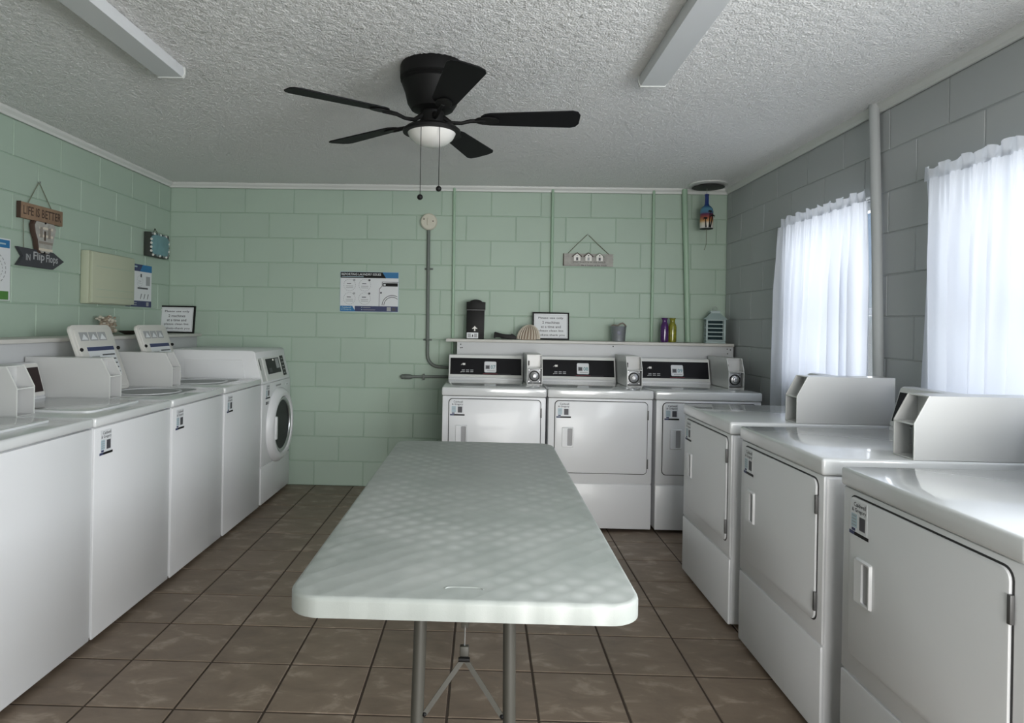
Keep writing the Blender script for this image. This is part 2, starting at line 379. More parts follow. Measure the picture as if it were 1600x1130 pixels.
def wall(name, loc, rz, length, phase, openings, m, mj, half0=0):
    """local x along the wall, local -y into the room, openings=(x0,x1,z0,z1)"""
    # backing: cut into boxes around the openings
    mb = MB(); xs = sorted({0, length} | {a for o in openings for a in o[:2]}); zs = sorted({0, CZ} | {a for o in openings for a in o[2:]}); xs[0] = -0.16; xs[-1] = length + 0.16
    for i in range(len(xs) - 1):
        for k in range(len(zs) - 1):
            cxm, czm = (xs[i] + xs[i + 1]) / 2, (zs[k] + zs[k + 1]) / 2
            if any(o[0] < cxm < o[1] and o[2] < czm < o[3] for o in openings): continue
            mb.box(xs[i], xs[i + 1], 0.004, 0.16, zs[k], zs[k + 1], mj)
    wo_ = mb.obj(name, smooth=False, fix=False); wo_.location = loc; wo_.rotation_euler = (0, 0, rz); tag(wo_, kind='structure')
    for c in range(12):
        z0 = TOP - (c + 1) * COURSE; off = phase + (BL / 2 if (c + half0) % 2 else 0)
        cuts = [0.0]; x = off % BL
        while x < length - 0.02:
            if x > 0.02: cuts.append(x)
            x += BL
        cuts.append(length)
        segs = [(cuts[i], cuts[i + 1]) for i in range(len(cuts) - 1)]
        for o in openings:
            if o[2] < z0 + COURSE / 2 < o[3]:
                ns = []
                for a, b in segs:
                    if b <= o[0] or a >= o[1]: ns.append((a, b)); continue
                    if a < o[0] - 0.02: ns.append((a, o[0]))
                    if b > o[1] + 0.02: ns.append((o[1], b))
                segs = ns
        for a, b in segs:
            me = block_mesh(b - a, COURSE, m); p = bpy.data.objects.new('block', me); COL.objects.link(p)
            p.parent = wo_; p.location = (a, 0.0045 - random.random() * 0.0012, z0)
    return wo_

wall('wall_back', (0, 0, 0), 0, W, 0.2167, [], GREEN, GREENM)
# left wall faces +x : rz=+90, local x -> +y ; origin at the near end
wall('wall_left', (0, YF, 0), PI / 2, -YF, 0.32, [], GREEN, GREENM, 1)
# right wall faces -x : rz=-90, local x -> -y ; origin at the back corner
WIN = [(1.10, 2.062, 1.016, 2.032), (2.50, 3.60, 1.016, 2.032), (4.25, 6.15, 1.016, 2.032)]  # last opening is an added unseen window, widened to soften its lamp
wall('wall_right', (W, 0, 0), -PI / 2, -YF, 0.10, WIN, WALLW, WALLWM)
wall('wall_front', (W, YF, 0), PI, W, 0.1, [(0.22, 1.97, 0, 2.032)], DARKB, DARKB)

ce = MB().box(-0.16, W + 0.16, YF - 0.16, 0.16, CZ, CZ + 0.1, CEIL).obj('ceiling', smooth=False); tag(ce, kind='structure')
# the popcorn coating is real relief: random lumps on a fine grid where it is seen, coarser behind the camera
import numpy as np
rng = np.random.default_rng(5)
def popcorn(y0, y1, step, h):
    nx = int(W / step); ny = int((y1 - y0) / step)
    X, Y = np.meshgrid(np.linspace(0, W, nx + 1), np.linspace(y0, y1, ny + 1))
    J = step * 0.3; X = X + rng.uniform(-J, J, X.shape); Y = Y + rng.uniform(-J, J, Y.shape)
    X[:, 0] = 0; X[:, -1] = W; Y[0, :] = y0; Y[-1, :] = y1
    Z = CZ - 0.0002 - h * rng.random(X.shape) ** 1.7
    co = np.stack([X.ravel(), Y.ravel(), Z.ravel()], 1)
    a = (np.arange(ny)[:, None] * (nx + 1) + np.arange(nx)[None, :]).ravel()
    f = np.stack([a, a + nx + 1, a + nx + 2, a + 1], 1)
    me = bpy.data.meshes.new('popcorn_texture'); me.vertices.add(len(co)); me.vertices.foreach_set('co', co.ravel())
    me.loops.add(f.size); me.loops.foreach_set('vertex_index', f.ravel())
    me.polygons.add(len(f)); me.polygons.foreach_set('loop_start', np.arange(0, f.size, 4)); me.polygons.foreach_set('loop_total', np.full(len(f), 4))
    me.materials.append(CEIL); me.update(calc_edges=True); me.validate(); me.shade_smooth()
    o = bpy.data.objects.new('popcorn_texture', me); COL.objects.link(o); o.parent = ce; tag(o, kind='stuff')
popcorn(-3.8, 0, 0.0105, 0.0046); popcorn(YF, -3.8, 0.05, 0.004)
fl = MB().box(-0.16, W + 0.16, YF - 0.16, 0.16, -0.08, -0.003, GROUT).obj('floor', smooth=False); tag(fl, kind='structure')
TS, TX, TY = 0.3149, 1.2481, -2.4961
def tile_verts(x0, x1, y0, y1):
    j = 0.0042; x0 += j; x1 -= j; y0 += j; y1 -= j; b = 0.0022
    vs = [(x0, y0, -0.004), (x1, y0, -0.004), (x1, y1, -0.004), (x0, y1, -0.004), (x0, y0, -b), (x1, y0, -b), (x1, y1, -b), (x0, y1, -b),
          (x0 + b, y0 + b, 0), (x1 - b, y0 + b, 0), (x1 - b, y1 - b, 0), (x0 + b, y1 - b, 0)]
    fs = [(8, 9, 10, 11)] + [(i, (i + 1) % 4, 4 + (i + 1) % 4, 4 + i) for i in range(4)] + [(4 + i, 4 + (i + 1) % 4, 8 + (i + 1) % 4, 8 + i) for i in range(4)]
    return vs, fs
rest = MB(); tcache = {}
for i in range(-4, 11):
    for j in range(-13, 9):
        x0, x1 = max(0, TX + i * TS), min(W, TX + (i + 1) * TS); y0, y1 = max(YF, TY + j * TS), min(0, TY + (j + 1) * TS)
        if x1 - x0 < 0.02 or y1 - y0 < 0.02: continue
        seen = x1 > 0.93 and x0 < 3.80 and y0 > -4.6
        if seen:
            key = (round(x1 - x0, 3), round(y1 - y0, 3))
            if key not in tcache:
                v, f = tile_verts(0, x1 - x0, 0, y1 - y0); me = bpy.data.meshes.new('tile'); me.from_pydata(v, [], f); me.materials.append(TILE); tcache[key] = me
            t = bpy.data.objects.new('tile', tcache[key]); COL.objects.link(t); t.parent = fl; t.location = (x0, y0, random.uniform(-0.0006, 0.0004))
        else:
            v, f = tile_verts(x0, x1, y0, y1); rest.add(v, f, TILE)
tag(rest.obj('tile_field', fl, smooth=False), kind='stuff')

def crown(name, pts):
    mb = MB()
    (xa, ya), (xb, yb), nx, ny = pts
    n = Vector((nx, ny, 0)); a = Vector((xa, ya, 0)); b = Vector((xb, yb, 0))
    prof = [(0, TOP - 0.002), (0.012, TOP - 0.002), (0.016, TOP + 0.012), (0.030, TOP + 0.026), (0.034, CZ - 0.0005), (0, CZ - 0.0005)]
    vs = [(a + n * d + Vector((0, 0, z)))[:] for d, z in prof] + [(b + n * d + Vector((0, 0, z)))[:] for d, z in prof]; k = len(prof)
    mb.add(vs, [tuple(range(k)), tuple(range(2 * k - 1, k - 1, -1))] + [(i, i + k, (i + 1) % k + k, (i + 1) % k) for i in range(k)], TRIM)
    tag(mb.obj(name, smooth=False), kind='structure')
crown('trim_1', ((0, -0.002), (W, -0.002), 0, -1)); crown('trim_2', ((0.002, YF), (0.002, -0.0345), 1, 0)); crown('trim_3', ((W - 0.002, -0.0345), (W - 0.002, YF), -1, 0))

# windows: frame, sashes, panes
for i, (a, b, z0, z1) in enumerate(WIN):
    w = MB(); ya, yb = -b, -a; X0, X1 = W + 0.07, W + 0.12; t = 0.045
    w.box(X0, X1, ya, ya + t, z0, z1, WINFR, 0.004).box(X0, X1, yb - t, yb, z0, z1, WINFR, 0.004)
    w.box(X0, X1, ya + t, yb - t, z0, z0 + t, WINFR, 0.004).box(X0, X1, ya + t, yb - t, z1 - t, z1, WINFR, 0.004)
    w.box(X0 + .005, X1 - .005, ya + t, yb - t, 1.43, 1.47, WINFR, 0.003)
    wo_ = w.obj('window_%d' % (i + 1)); tag(wo_, kind='structure')
    for zz0, zz1 in ((z0 + t, 1.43), (1.47, z1 - t)):
        MB().box(X0 + 0.02, X0 + 0.026, ya + t, yb - t, zz0, zz1, GLASS).obj('pane', wo_, smooth=False)
    MB().box(W + 0.012, X0, ya, yb, z0 - 0.012, z0 + 0.012, WINFR, 0.003).obj('sill', wo_)
# assumed door frame behind the camera, unseen, placed to steer the daylight
d = MB(); xa, xb = W - 1.97, W - 0.22
d.box(xa, xa + .05, YF - .15, YF + .012, 0, 2.03, WINFR, .004).box(xb - .05, xb, YF - .15, YF + .012, 0, 2.03, WINFR, .004).box(xa + .05, xb - .05, YF - .15, YF + .012, 1.98, 2.03, WINFR, .004)
tag(d.obj('door_1'), kind='structure')
# outside ground and a shrub line seen as a sliver past the first curtain
LAWN = mat('sunlit_lawn', (0.22, 0.30, 0.06), 0.9, noise=(1.5, 0.7, (0.30, 0.30, 0.12)))
g = MB().box(W + .16, 22, -16, 10, -0.25, -0.15, LAWN).obj('lawn', smooth=False); tag(g, kind='structure')
g = MB().box(-12, W + .16, -16, YF - .16, -0.25, -0.09, mat('pale_concrete', (0.5, 0.49, 0.45), 0.9, noise=(2, .5, (.4, .39, .36)))).obj('path', smooth=False); tag(g, kind='structure')

# ------------------------------------------------------------------ stickers (flat print as one mesh)
def company_sticker(x, z, y):
    """80 x 100 mm label, lower-left at x,z"""
    s = MB(); s.box(x, x + .084, y - .0005, y + .001, z, z + .106, PAPER)
    s.box(x - .004, x + .092, y - .0009, y, z + .002, z + .012, BLACK)
    s.box(x - .004, x + .022, y - .0010, y, z + .002, z + .012, NAVY)
    s.box(x + .006, x + .034, y - .0008, y, z + .024, z + .064, PALEB)
    for k in range(4): s.box(x + .009, x + .031, y - .0011, y, z + .030 + k * .009, z + .0325 + k * .009, MIDG)
    s.box(x + .008, x + .026, y - .0010, y, z + .014, z + .022, NAVY)
    s.box(x + .046, x + .076, y - .0008, y, z + .022, z + .062, MIDG)
    s.box(x + .047, x + .075, y - .0009, y, z + .023, z + .061, DKGREY)
    s.text('Caldwell', x + .018, z + .087, .060, y - .0009, DKGREY, h=.013)
    s.text('& Gregory', x + .008, z + .068, .072, y - .0009, DKGREY, h=.015)
    return s

# ------------------------------------------------------------------ coin box (local to the machine)
def coin_box(x0, y0, L, root, mech):
    x1 = x0 + .108; t = .004; zb, zm, zt = .931, 1.05, 1.14; ys = .047; y1 = y0 + L
    prof = [(y0, zb), (y1, zb), (y1, zt), (y0 + ys, zt), (y0, zm)]
    s = MB()
    s.prism(prof, x0, x0 + t, CBOX, 'x').prism(prof, x1 - t, x1, CBOX, 'x')
    s.box(x0 + t, x1 - t, y0 + ys, y1, zt - t, zt, CBOX).box(x0 + t, x1 - t, y0, y1, zb, zb + t, CBOX)
    s.box(x0 + t, x1 - t, y0 + .075, y0 + .08, zb + t, zt - t, CBOX)            # recessed plate
    s.box(x0 + t, x1 - t, y0 + .004, y0 + .075, zm - .006, zm - .002, CBOX)      # divider shelf
    s.box(x0 + t, x1 - t, y1 - t, y1, zb + t, zt - t, CBOX)
    # turned-out bright rim around the opening
    r = .003
    for xx in (x0, x1 - t):
        s.prism([(y0 - r, zb), (y0, zb), (y0, zm), (y0 + ys, zt), (y0 + ys - r, zt + .001), (y0 - r, zm + .001)], xx, xx + t, TRIM, 'x')
    s.box(x0 + t, x1 - t, y0 + ys - r, y0 + ys, zt - t, zt, TRIM).box(x0 + t, x1 - t, y0 - r, y0 + .002, zm - .006, zm - .001, TRIM).box(x0 + t, x1 - t, y0 - r, y0, zb, zb + t, TRIM)
    cb = s.obj('coin_box', root, smooth=False)
    xm = (x0 + x1) / 2
    if mech:
        c = MB(); c.box(x0 + .008, x1 - .008, y0 + .028, y0 + .034, zb + .010, zm - .010, MIDSTEEL, .001)
        c.obj('lock_plate', cb)
        MB().lathe([(.038, .0275), (.038, .0262), (.0001, .0262)], BLACK, 24, (xm, y0, (zb + zm) / 2), 'y').obj('lock_ring', cb)
        c = MB(); c.lathe([(.030, .028), (.030, .022), (.026, .020), (.026, .016), (.020, .014), (.018, .004), (.011, .002), (.009, .004), (0.001, .004)], CHROME, 24, (xm, y0, (zb + zm) / 2), 'y'); c.obj('coin_lock', cb)
        for sx in (x0 + .016, x1 - .016):
            for sz in (zb + .02, zm - .018):
                MB().lathe([(.005, .028), (.004, .025), (.0001, .0245)], CHROME, 8, (sx, y0, sz), 'y').obj('screw', cb)
        c = MB(); c.box(x0 + .014, x0 + .020, y0 + .055, y0 + .075, zm + .012, zm + .045, BLACK); c.obj('coin_slot', cb)
    else:
        c = MB(); c.box(x0 + .006, x0 + .018, y0 + .05, y0 + .075, zb + .018, zm - .014, STEEL, .001); c.obj('mounting_bracket', cb)
        for sz in (zb + .034, zm - .028): MB().sphere((x0 + .012, y0 + .048, sz), .0045, CHROME, 8).obj('screw', cb)
        c = MB(); c.lathe([(.014, .075), (.012, .068), (.0001, .066)], STEEL, 12, (xm + .01, y0, zm + .035), 'y'); c.obj('coin_mount', cb)
    return cb

def console(x0, x1, y0, root, washer=False, num=None, face=None):
    """sloping control console standing at the back of the top"""
    zb, zt = .929, 1.112; ly = .052
    s = MB(); s.prism([(y0, zb), (y0 + .10, zb), (y0 + .10, zt + .003), (y0 + ly + .008, zt + .003), (y0 + ly, zt), (y0 + .006, zb + .018), (y0, zb + .014)], x0, x1, APPL, 'x', bev=.004)
    co = s.obj('control_console', root)
    # things laid on the sloping face: build flat at y=0 then slope
    sl = math.atan2(ly - .006, zt - zb - .018)
    def put(mb, name, par):
        M = Matrix.Translation((0, y0 + .006, zb + .018)) @ Matrix.Rotation(-sl, 4, 'X')
        mb.v = [tuple(M @ Vector(v)) for v in mb.v]; return mb.obj(name, par, smooth=False)
    h = (zt - zb - .018) / math.cos(sl)
    fr = MB(); fr.prism(rrect(x0 + .004, x1 - .004, .002, h - .004, .006, 2), -.006, .001, APPLS if washer else TRIM, 'y'); 
    put(fr, 'console_frame', co)
    f = MB(); f.box(x0 + .012, x1 - .012, -.0085, -.004, .020, h - .024, face or BLACKP)
    if not washer:
        for k in range(3): f.box(x0 + .10 + k * .032, x0 + .123 + k * .032, -.0092, -.008, .038, .045, MIDG)
        for k in range(3): f.box(x0 + .10 + k * .032, x0 + .123 + k * .032, -.0092, -.008, .050, .057, MIDG)
        f.prism([(x0 + .09, .036), (x0 + .097, .036), (x0 + .097, .045)], -.0093, -.008, BWHITE, 'y')
        f.box(x0 + .105, x0 + .125, -.0093, -.008, .092, .107, BWHITE).prism([(x0 + .092, .090), (x0 + .103, .098), (x0 + .101, .104)], -.0093, -.008, BWHITE, 'y')
        f.box(x0 + .26, x0 + .37, -.0092, -.008, .025, .030, REDP).box(x0 + .37, x0 + .47, -.0092, -.008, .024, .027, DKGREY)
    else:
        for k in range(5): f.box(x0 + .10 + k * .05, x0 + .13 + k * .05, -.0092, -.008, .028, .034, MIDG)
    put(f, 'control_face', co)
    if num:
        n = MB(); n.prism(rrect(x0 + .27, x0 + .36, .038, .122, .008, 2), -.0105, -.0080, PAPER, 'y')
        n.box(x0 + .278, x0 + .312, -.0112, -.010, .062, .094, MIDG)
        n.box(x0 + .282, x0 + .308, -.0114, -.010, .066, .090, DKGREY)
        n.text(num, x0 + .318, .064, .036, -.0113, mat('teal_number_print', (.10, .25, .28), .5), h=.03)
        n.box(x0 + .290, x0 + .352, -.0112, -.010, .048, .052, MIDG)
        put(n, 'number_sticker', co)
    return co

# ------------------------------------------------------------------ dryers
def make_dryer(num, mech=True, cut=False):
    WD, DD = .69, .74
    r = thing('dryer'); 
    b = MB(); b.box(.004, WD - .004, .006, DD, .018, .872, APPL, .012, 3)
    for fx in (.06, WD - .06):
        for fy in (.08, DD - .08): b.lathe([(.018, 0.001), (.018, .02)], BLACK, 10, (fx, fy, 0))
    b.obj('cabinet', r)
    b = MB(); b.box(.004, WD - .004, 0, .012, .320, .872, APPL, .005, 2); b.obj('front_panel', r)
    b = MB(); b.box(.004, WD - .004, -.002, .012, .020, .314, APPL, .006, 2); b.obj('lower_panel', r)
    b = MB(); b.box(-.001, WD + .001, -.008, DD, .874, .930, APPLT, .010, 3); b.obj('top_panel', r)
    d = MB(); d.prism(rrect(.044, .656, .380, .858, .028), -.0015, .003, GAP, 'y'); ga = d.obj('door_gasket', r, smooth=False)
    d = MB(); d.prism(rrect(.0485, .6515, .3845, .8535, .025), -.0085, .0, APPL, 'y', bev=.003)
    do = d.obj('door', r)
    h = MB(); hx0, hx1, hz0, hz1 = .094, .172, .552, .684; y = -.0085
    o = rrect(hx0, hx1, hz0, hz1, .006, 2); i_ = rrect(hx0 + .036, hx1 - .010, hz0 + .009, hz1 - .009, .006, 2); n = len(o)
    vs = [(p[0], y, p[1]) for p in o] + [(hx0 + (p[0] - hx0) * .94 + .002, y - .008, hz0 + .004 + (p[1] - hz0) * .94) for p in o] + [(p[0], y - .007, p[1]) for p in i_] + [(p[0], y - .001, p[1]) for p in i_]
    fs = []
    for q in range(3):
        for k in range(n): fs.append((q * n + k, q * n + (k + 1) % n, (q + 1) * n + (k + 1) % n, (q + 1) * n + k))
    h.add(vs, fs, APPL); h.add([vs[3 * n + k] for k in range(n)], [tuple(range(n))], mat('handle_recess_shade', (.33, .33, .34), .5)); h.obj('handle', do, ang=25)  # recess floor coloured darker to stand in for its shade
    company_sticker(.060, .742, -.0088).obj('sticker', do, smooth=False, fix=False)
    for hz in (.42, .74):
        g_ = MB(); g_.box(.650, .660, -.012, -.002, hz, hz + .062, HINGE, .001); g_.obj('hinge', r)
    console(.008, .570, .62, r, num=num)
    coin_box(.578, .290, .43, r, mech)
    return r
back = []
for k, (x0, num, lab) in enumerate([(2.343, '07', 'white dryer left of the back row, beside the horizontal pipe end on the green wall'),
                                    (3.042, '08', 'middle white dryer of the three in front of the green wall'),
                                    (3.748, '09', 'white dryer right of the back row, in the corner under the lantern shelf')]):
    r = make_dryer(num); r.location = (x0, -1.04, 0); tag(r, lab, 'dryer', 'dryers along the back wall')
    back.append(r)
proto = make_dryer('10', mech=False); proto.location = (3.73, -1.715, 0); proto.rotation_euler = (0, 0, -PI / 2)
tag(proto, 'farthest white dryer of the row under the curtained windows', 'dryer', 'dryers along the window wall')
dup(proto, (3.73, -2.515, 0), -PI / 2, label='white dryer second from the nearest under the windows, between its two neighbours')
dup(proto, (3.73, -3.315, 0), -PI / 2, label='nearest white dryer at the right edge of the photo, below the second curtain')

# ------------------------------------------------------------------ top-loading washers
def make_washer(lid_open):
    WD, DD = .655, .74
    r = thing('washing_machine')
    b = MB(); b.box(.002, WD - .002, .006, DD, .03, .892, APPL, .006, 2)
    for fx in (.05, WD - .05):
        for fy in (.06, DD - .06): b.lathe([(.016, 0.001), (.022, .012), (.014, .032)], APPLS, 10, (fx, fy, 0))
    b.obj('cabinet', r)
    b = MB(); b.box(.002, WD - .002, 0, .010, .022, .890, APPL, .004, 2); b.obj('front_panel', r)
    b = MB(); b.box(.001, WD - .001, -.004, DD, .894, .934, APPLT, .010, 3); b.obj('top_panel', r)
    company_sticker(.040, .770, -.0003).obj('sticker', r, smooth=False, fix=False)
    console(.115, WD - .006, .645, r, washer=True, face=mat('brown_black_panel', (.022, .012, .012), .35, spec=.2))
    coin_box(-.002, .328, .44, r, False)
    lx0, lx1, ly0, ly1 = .135, .56, .10, .51
    if not lid_open:
        l = MB(); l.prism(rrect(lx0, lx1, ly0, ly1, .04), .9335, .944, APPLT, 'z', bev=.003); l.obj('lid', r)
        return r
    l = MB(); l.prism(rrect(lx0 + .01, lx1 - .01, ly0 + .01, ly1 - .01, .035), .9342, .9352, MIDG, 'z'); l.obj('tub_opening', r, smooth=False)
    t = MB(); t.lathe([(.18, .9356), (.18, .9385), (.165, .9385), (.165, .9358)], APPL, 32, (.345, .31, 0), cap=False); t.obj('tub_rim', r)
    # lid standing open: built flat (x, z) facing -y, then leaned back about the hinge line
    hx0, hx1, H = .135, .522, .392
    p = MB(); p.prism(rrect(hx0, hx1, 0, H, .035), 0, .022, APPLS, 'y', bev=.005)
    p.prism(rrect(hx0 + .02, hx1 - .02, .02, H - .02, .03), -.004, .004, APPLS, 'y', bev=.002)
    M = Matrix.Translation((0, .500, .938)) @ Matrix.Rotation(-math.radians(20), 4, 'X')
    p.v = [tuple(M @ Vector(v)) for v in p.v]; lo = p.obj('lid', r)
    c = MB()
    for k in range(3):
        a = hx0 + .055 + k * .085
        c.box(a, a + .074, -.0055, -.003, H - .095, H - .045, MIDG); c.prism([(a + .01, H - .088), (a + .04, H - .055), (a + .066, H - .088)], -.0062, -.003, PAPER, 'y')
    c.v = [tuple(M @ Vector(v)) for v in c.v]; c.obj('embossed_pictogram', lo, smooth=False)
    c = MB(); a0, a1 = hx0 + .085, hx1 - .05; c.box(a0, a1, -.0055, -.003, .09, H - .13, PAPER); c.box(a0, a1, -.0062, -.003, H - .155, H - .132, NAVY)
    c.box(a0 + .02, a0 + .09, -.0062, -.003, .16, H - .185, MIDG)
    for k in range(5): c.box(a0 + .12, a1 - .01, -.0062, -.003, H - .185 - k * .026, H - .177 - k * .026, DKGREY)
    c.v = [tuple(M @ Vector(v)) for v in c.v]; c.obj('instruction_label', lo, smooth=False)
    for xx in (hx0 + .03, hx1 - .004):
        c = MB(); c.sphere((xx, -.005, H - .145), .011, BLACK, 10); c.v = [tuple(M @ Vector(v)) for v in c.v]; c.obj('rubber_bumper', lo)
    return r
wa = make_washer(False); wb = make_washer(True)
ys = [-3.372, -2.716, -2.056, -1.396]
tag(wa, 'nearest white washer at the left edge of the photo', 'washing machine', 'washers along the left wall'); wa.location = (1.018, ys[0], 0); wa.rotation_euler = (0, 0, PI / 2)
dup(wa, (1.024, ys[1], 0), PI / 2, label='white washer with closed lid, just beyond the nearest washer')
wb.location = (1.030, ys[2], 0); wb.rotation_euler = (0, 0, PI / 2); tag(wb, 'white washer with raised lid, the nearer of the two standing open', 'washing machine', 'washers along the left wall')
dup(wb, (1.036, ys[3], 0), PI / 2, label='white washer with raised lid, next to the front loader')

# ------------------------------------------------------------------ front loader in the far left corner
fl_ = thing('front_load_washer', (1.04, -.732, 0), PI / 2, 'white front loading washer with round dark door in the far left corner', 'washing machine')
b = MB(); b.box(.002, .678, .006, .72, .03, .888, APPL, .008, 2)
for fx in (.05, .63): b.lathe([(.016, 0.001), (.022, .012), (.014, .032)], APPLS, 10, (fx, .06, 0)); b.lathe([(.016, 0.001), (.022, .012), (.014, .032)], APPLS, 10, (fx, .66, 0))
b.obj('cabinet', fl_)
b = MB(); b.box(.002, .678, -.002, .012, .300, .888, APPL, .005, 2); b.obj('front_panel', fl_)
b = MB(); b.box(.002, .678, -.002, .012, .026, .294, APPL, .005, 2); b.obj('lower_panel', fl_)
b = MB(); b.prism([(.004, .890), (.70, .890), (.70, 1.118), (.69, 1.130), (.075, 1.130), (.055, 1.118), (.050, 1.075), (.004, .900)], .002, .678, APPL, 'x', bev=.006)
ch = b.obj('console_housing', fl_)
b = MB(); b.prism([(.12, .915), (.56, .915), (.56, 1.065), (.15, 1.065)], -.003, .004, APPL, 'x', bev=.002); b.obj('side_panel', ch)
slf = math.atan2(.046, .175)
Mf = Matrix.Translation((0, .004, .900)) @ Matrix.Rotation(-slf, 4, 'X')
def putf(mb, name): mb.v = [tuple(Mf @ Vector(v)) for v in mb.v]; return mb.obj(name, ch, smooth=False)
m_ = MB(); m_.box(.018, .026, -.006, .004, .006, .178, TRIM).box(.108, .116, -.006, .004, .006, .178, TRIM).box(.026, .108, -.0015, .002, .006, .178, CBOX).box(.030, .052, -.0025, .002, .09, .168, GAP); putf(m_, 'coin_recess')
m_ = MB(); m_.box(.128, .600, -.004, .002, .004, .180, TRIM); putf(m_, 'control_face')
m_ = MB(); m_.box(.175, .475, -.0065, .0, .050, .166, BLACKP).box(.385, .455, -.0075, 0, .085, .160, MIDG).box(.21, .27, -.0075, 0, .062, .095, DKGREY).sphere((.33, -.0075, .152), .008, BWHITE, 8); putf(m_, 'display')
m_ = MB(); m_.box(.515, .590, -.0065, .0, .018, .176, BLACKP)
for k in range(5): m_.box(.53, .575, -.0075, 0, .035 + k * .028, .042 + k * .028, MIDG)
putf(m_, 'instruction_strip')
dx, dz = .375, .555
b = MB(); b.lathe([(.285, -.001), (.283, -.014), (.262, -.040), (.240, -.050), (.222, -.047), (.212, -.030), (.205, -.008)], APPL, 48, (dx, 0, dz), 'y', cap=False); dr = b.obj('door', fl_)
b = MB(); b.lathe([(.214, -.030), (.206, -.040), (.190, -.036), (.182, -.020), (.170, -.012)], STEEL, 48, (dx, 0, dz), 'y', cap=False); b.obj('door_ring', dr)
b = MB(); b.lathe([(.196, -.028), (.16, -.018), (.10, -.010), (.0001, -.006)], BLACKP, 48, (dx, 0, dz), 'y'); b.obj('door_glass', dr)
b = MB(); b.box(dx - .225, dx - .190, -.062, -.040, dz - .085, dz + .085, APPL, .008); b.obj('door_handle', dr)
company_sticker(.075, .775, -.0023).obj('sticker', fl_, smooth=False, fix=False)
b = MB(); b.box(.08, .115, -.0028, -.001, .735, .757, DKGREY).box(.12, .145, -.0028, -.001, .735, .757, MIDG); b.obj('small_label', fl_, smooth=False)
b = MB(); b.box(.30, .42, -.0035, -.001, .850, .862, MIDG); b.obj('badge', fl_, smooth=False)
b = MB(); b.box(.55, .63, -.003, -.001, .835, .860, PAPER).box(.555, .60, -.0036, -.001, .842, .848, MIDG); b.obj('rating_label', fl_, smooth=False)

# ------------------------------------------------------------------ folding table
tb = thing('folding_table', (2.578, -3.01, 0), 0, 'white plastic folding table with rounded corners in the middle of the room', 'table')
hw, hl, zt = .388, .955, .755
t = MB(); bm = bmesh.new(); out = rrect(-hw, hw, -hl, hl, .075, 8)
A = [bm.verts.new((p[0], p[1], zt)) for p in out]; B = [bm.verts.new((p[0], p[1], zt - .045)) for p in out]
bm.faces.new(A); bm.faces.new(B[::-1])
for i in range(len(out)): bm.faces.new((A[i], B[i], B[(i + 1) % len(out)], A[(i + 1) % len(out)]))
bmesh.ops.recalc_face_normals(bm, faces=bm.faces)
bmesh.ops.bevel(bm, geom=[e for e in bm.edges if (e.verts[0] in A) and (e.verts[1] in A)], offset=.010, segments=3, profile=.5, affect='EDGES')
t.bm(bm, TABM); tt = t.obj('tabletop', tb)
# pressed maker's oval near the front edge
pts = [(.043 * (2 * k / 24 - 1), -hl + .062 + .011 * math.sqrt(max(0, 1 - (2 * k / 24 - 1) ** 4)), zt + .0003) for k in range(25)]
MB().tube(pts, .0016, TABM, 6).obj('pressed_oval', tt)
def legset(y, s):
    for sx in (-1, 1):
        MB().tube([(sx * .108, y, .712), (sx * .112, y - s * .03, .36), (sx * .116, y - s * .05, .016)], .0158, LEGM, 14).obj('leg', tb)
    MB().tube([(-.135, y - s * .052, .0125), (.135, y - s * .052, .0125)], .012, LEGM, 10).obj('foot_bar', tb)
    br = MB()
    for sx in (-1, 1):
        p0 = Vector((0, y - s * .01, .530)); p1 = Vector((sx * .094, y - s * .03, .40)); d_ = (p1 - p0).normalized(); nrm = Vector((-d_.z, 0, d_.x))
        q = [p0 + nrm * .006, p0 - nrm * .006, p1 - nrm * .006, p1 + nrm * .006]
        br = MB(); br.add([(v.x, v.y - .0015, v.z) for v in q] + [(v.x, v.y + .0015, v.z) for v in q], [(0, 1, 2, 3), (7, 6, 5, 4), (0, 4, 5, 1), (1, 5, 6, 2), (2, 6, 7, 3), (3, 7, 4, 0)], LEGM)
        br.sphere(p1[:], .006, BLACK, 8); br.obj('brace', tb, smooth=False)
    c = MB(); c.box(-.011, .011, y - s * .01 - .008, y - s * .01 + .008, .525, .560, LEGM, .003).tube([(-.014, y - s * .01 - .012, .531), (.014, y - s * .01 - .012, .531)], .006, BLACK, 8)
    c.obj('brace_collar', tb)
    c = MB(); c.tube([(0, y - s * .01, .556), (.001, y - s * .005, .62), (0, y, .712)], .0022, STEEL, 6).box(-.009, .009, y - .008, y + .008, .60, .712, LEGM, .003); c.obj('brace_strut', tb)
legset(-.74, 1); legset(.70, -1)

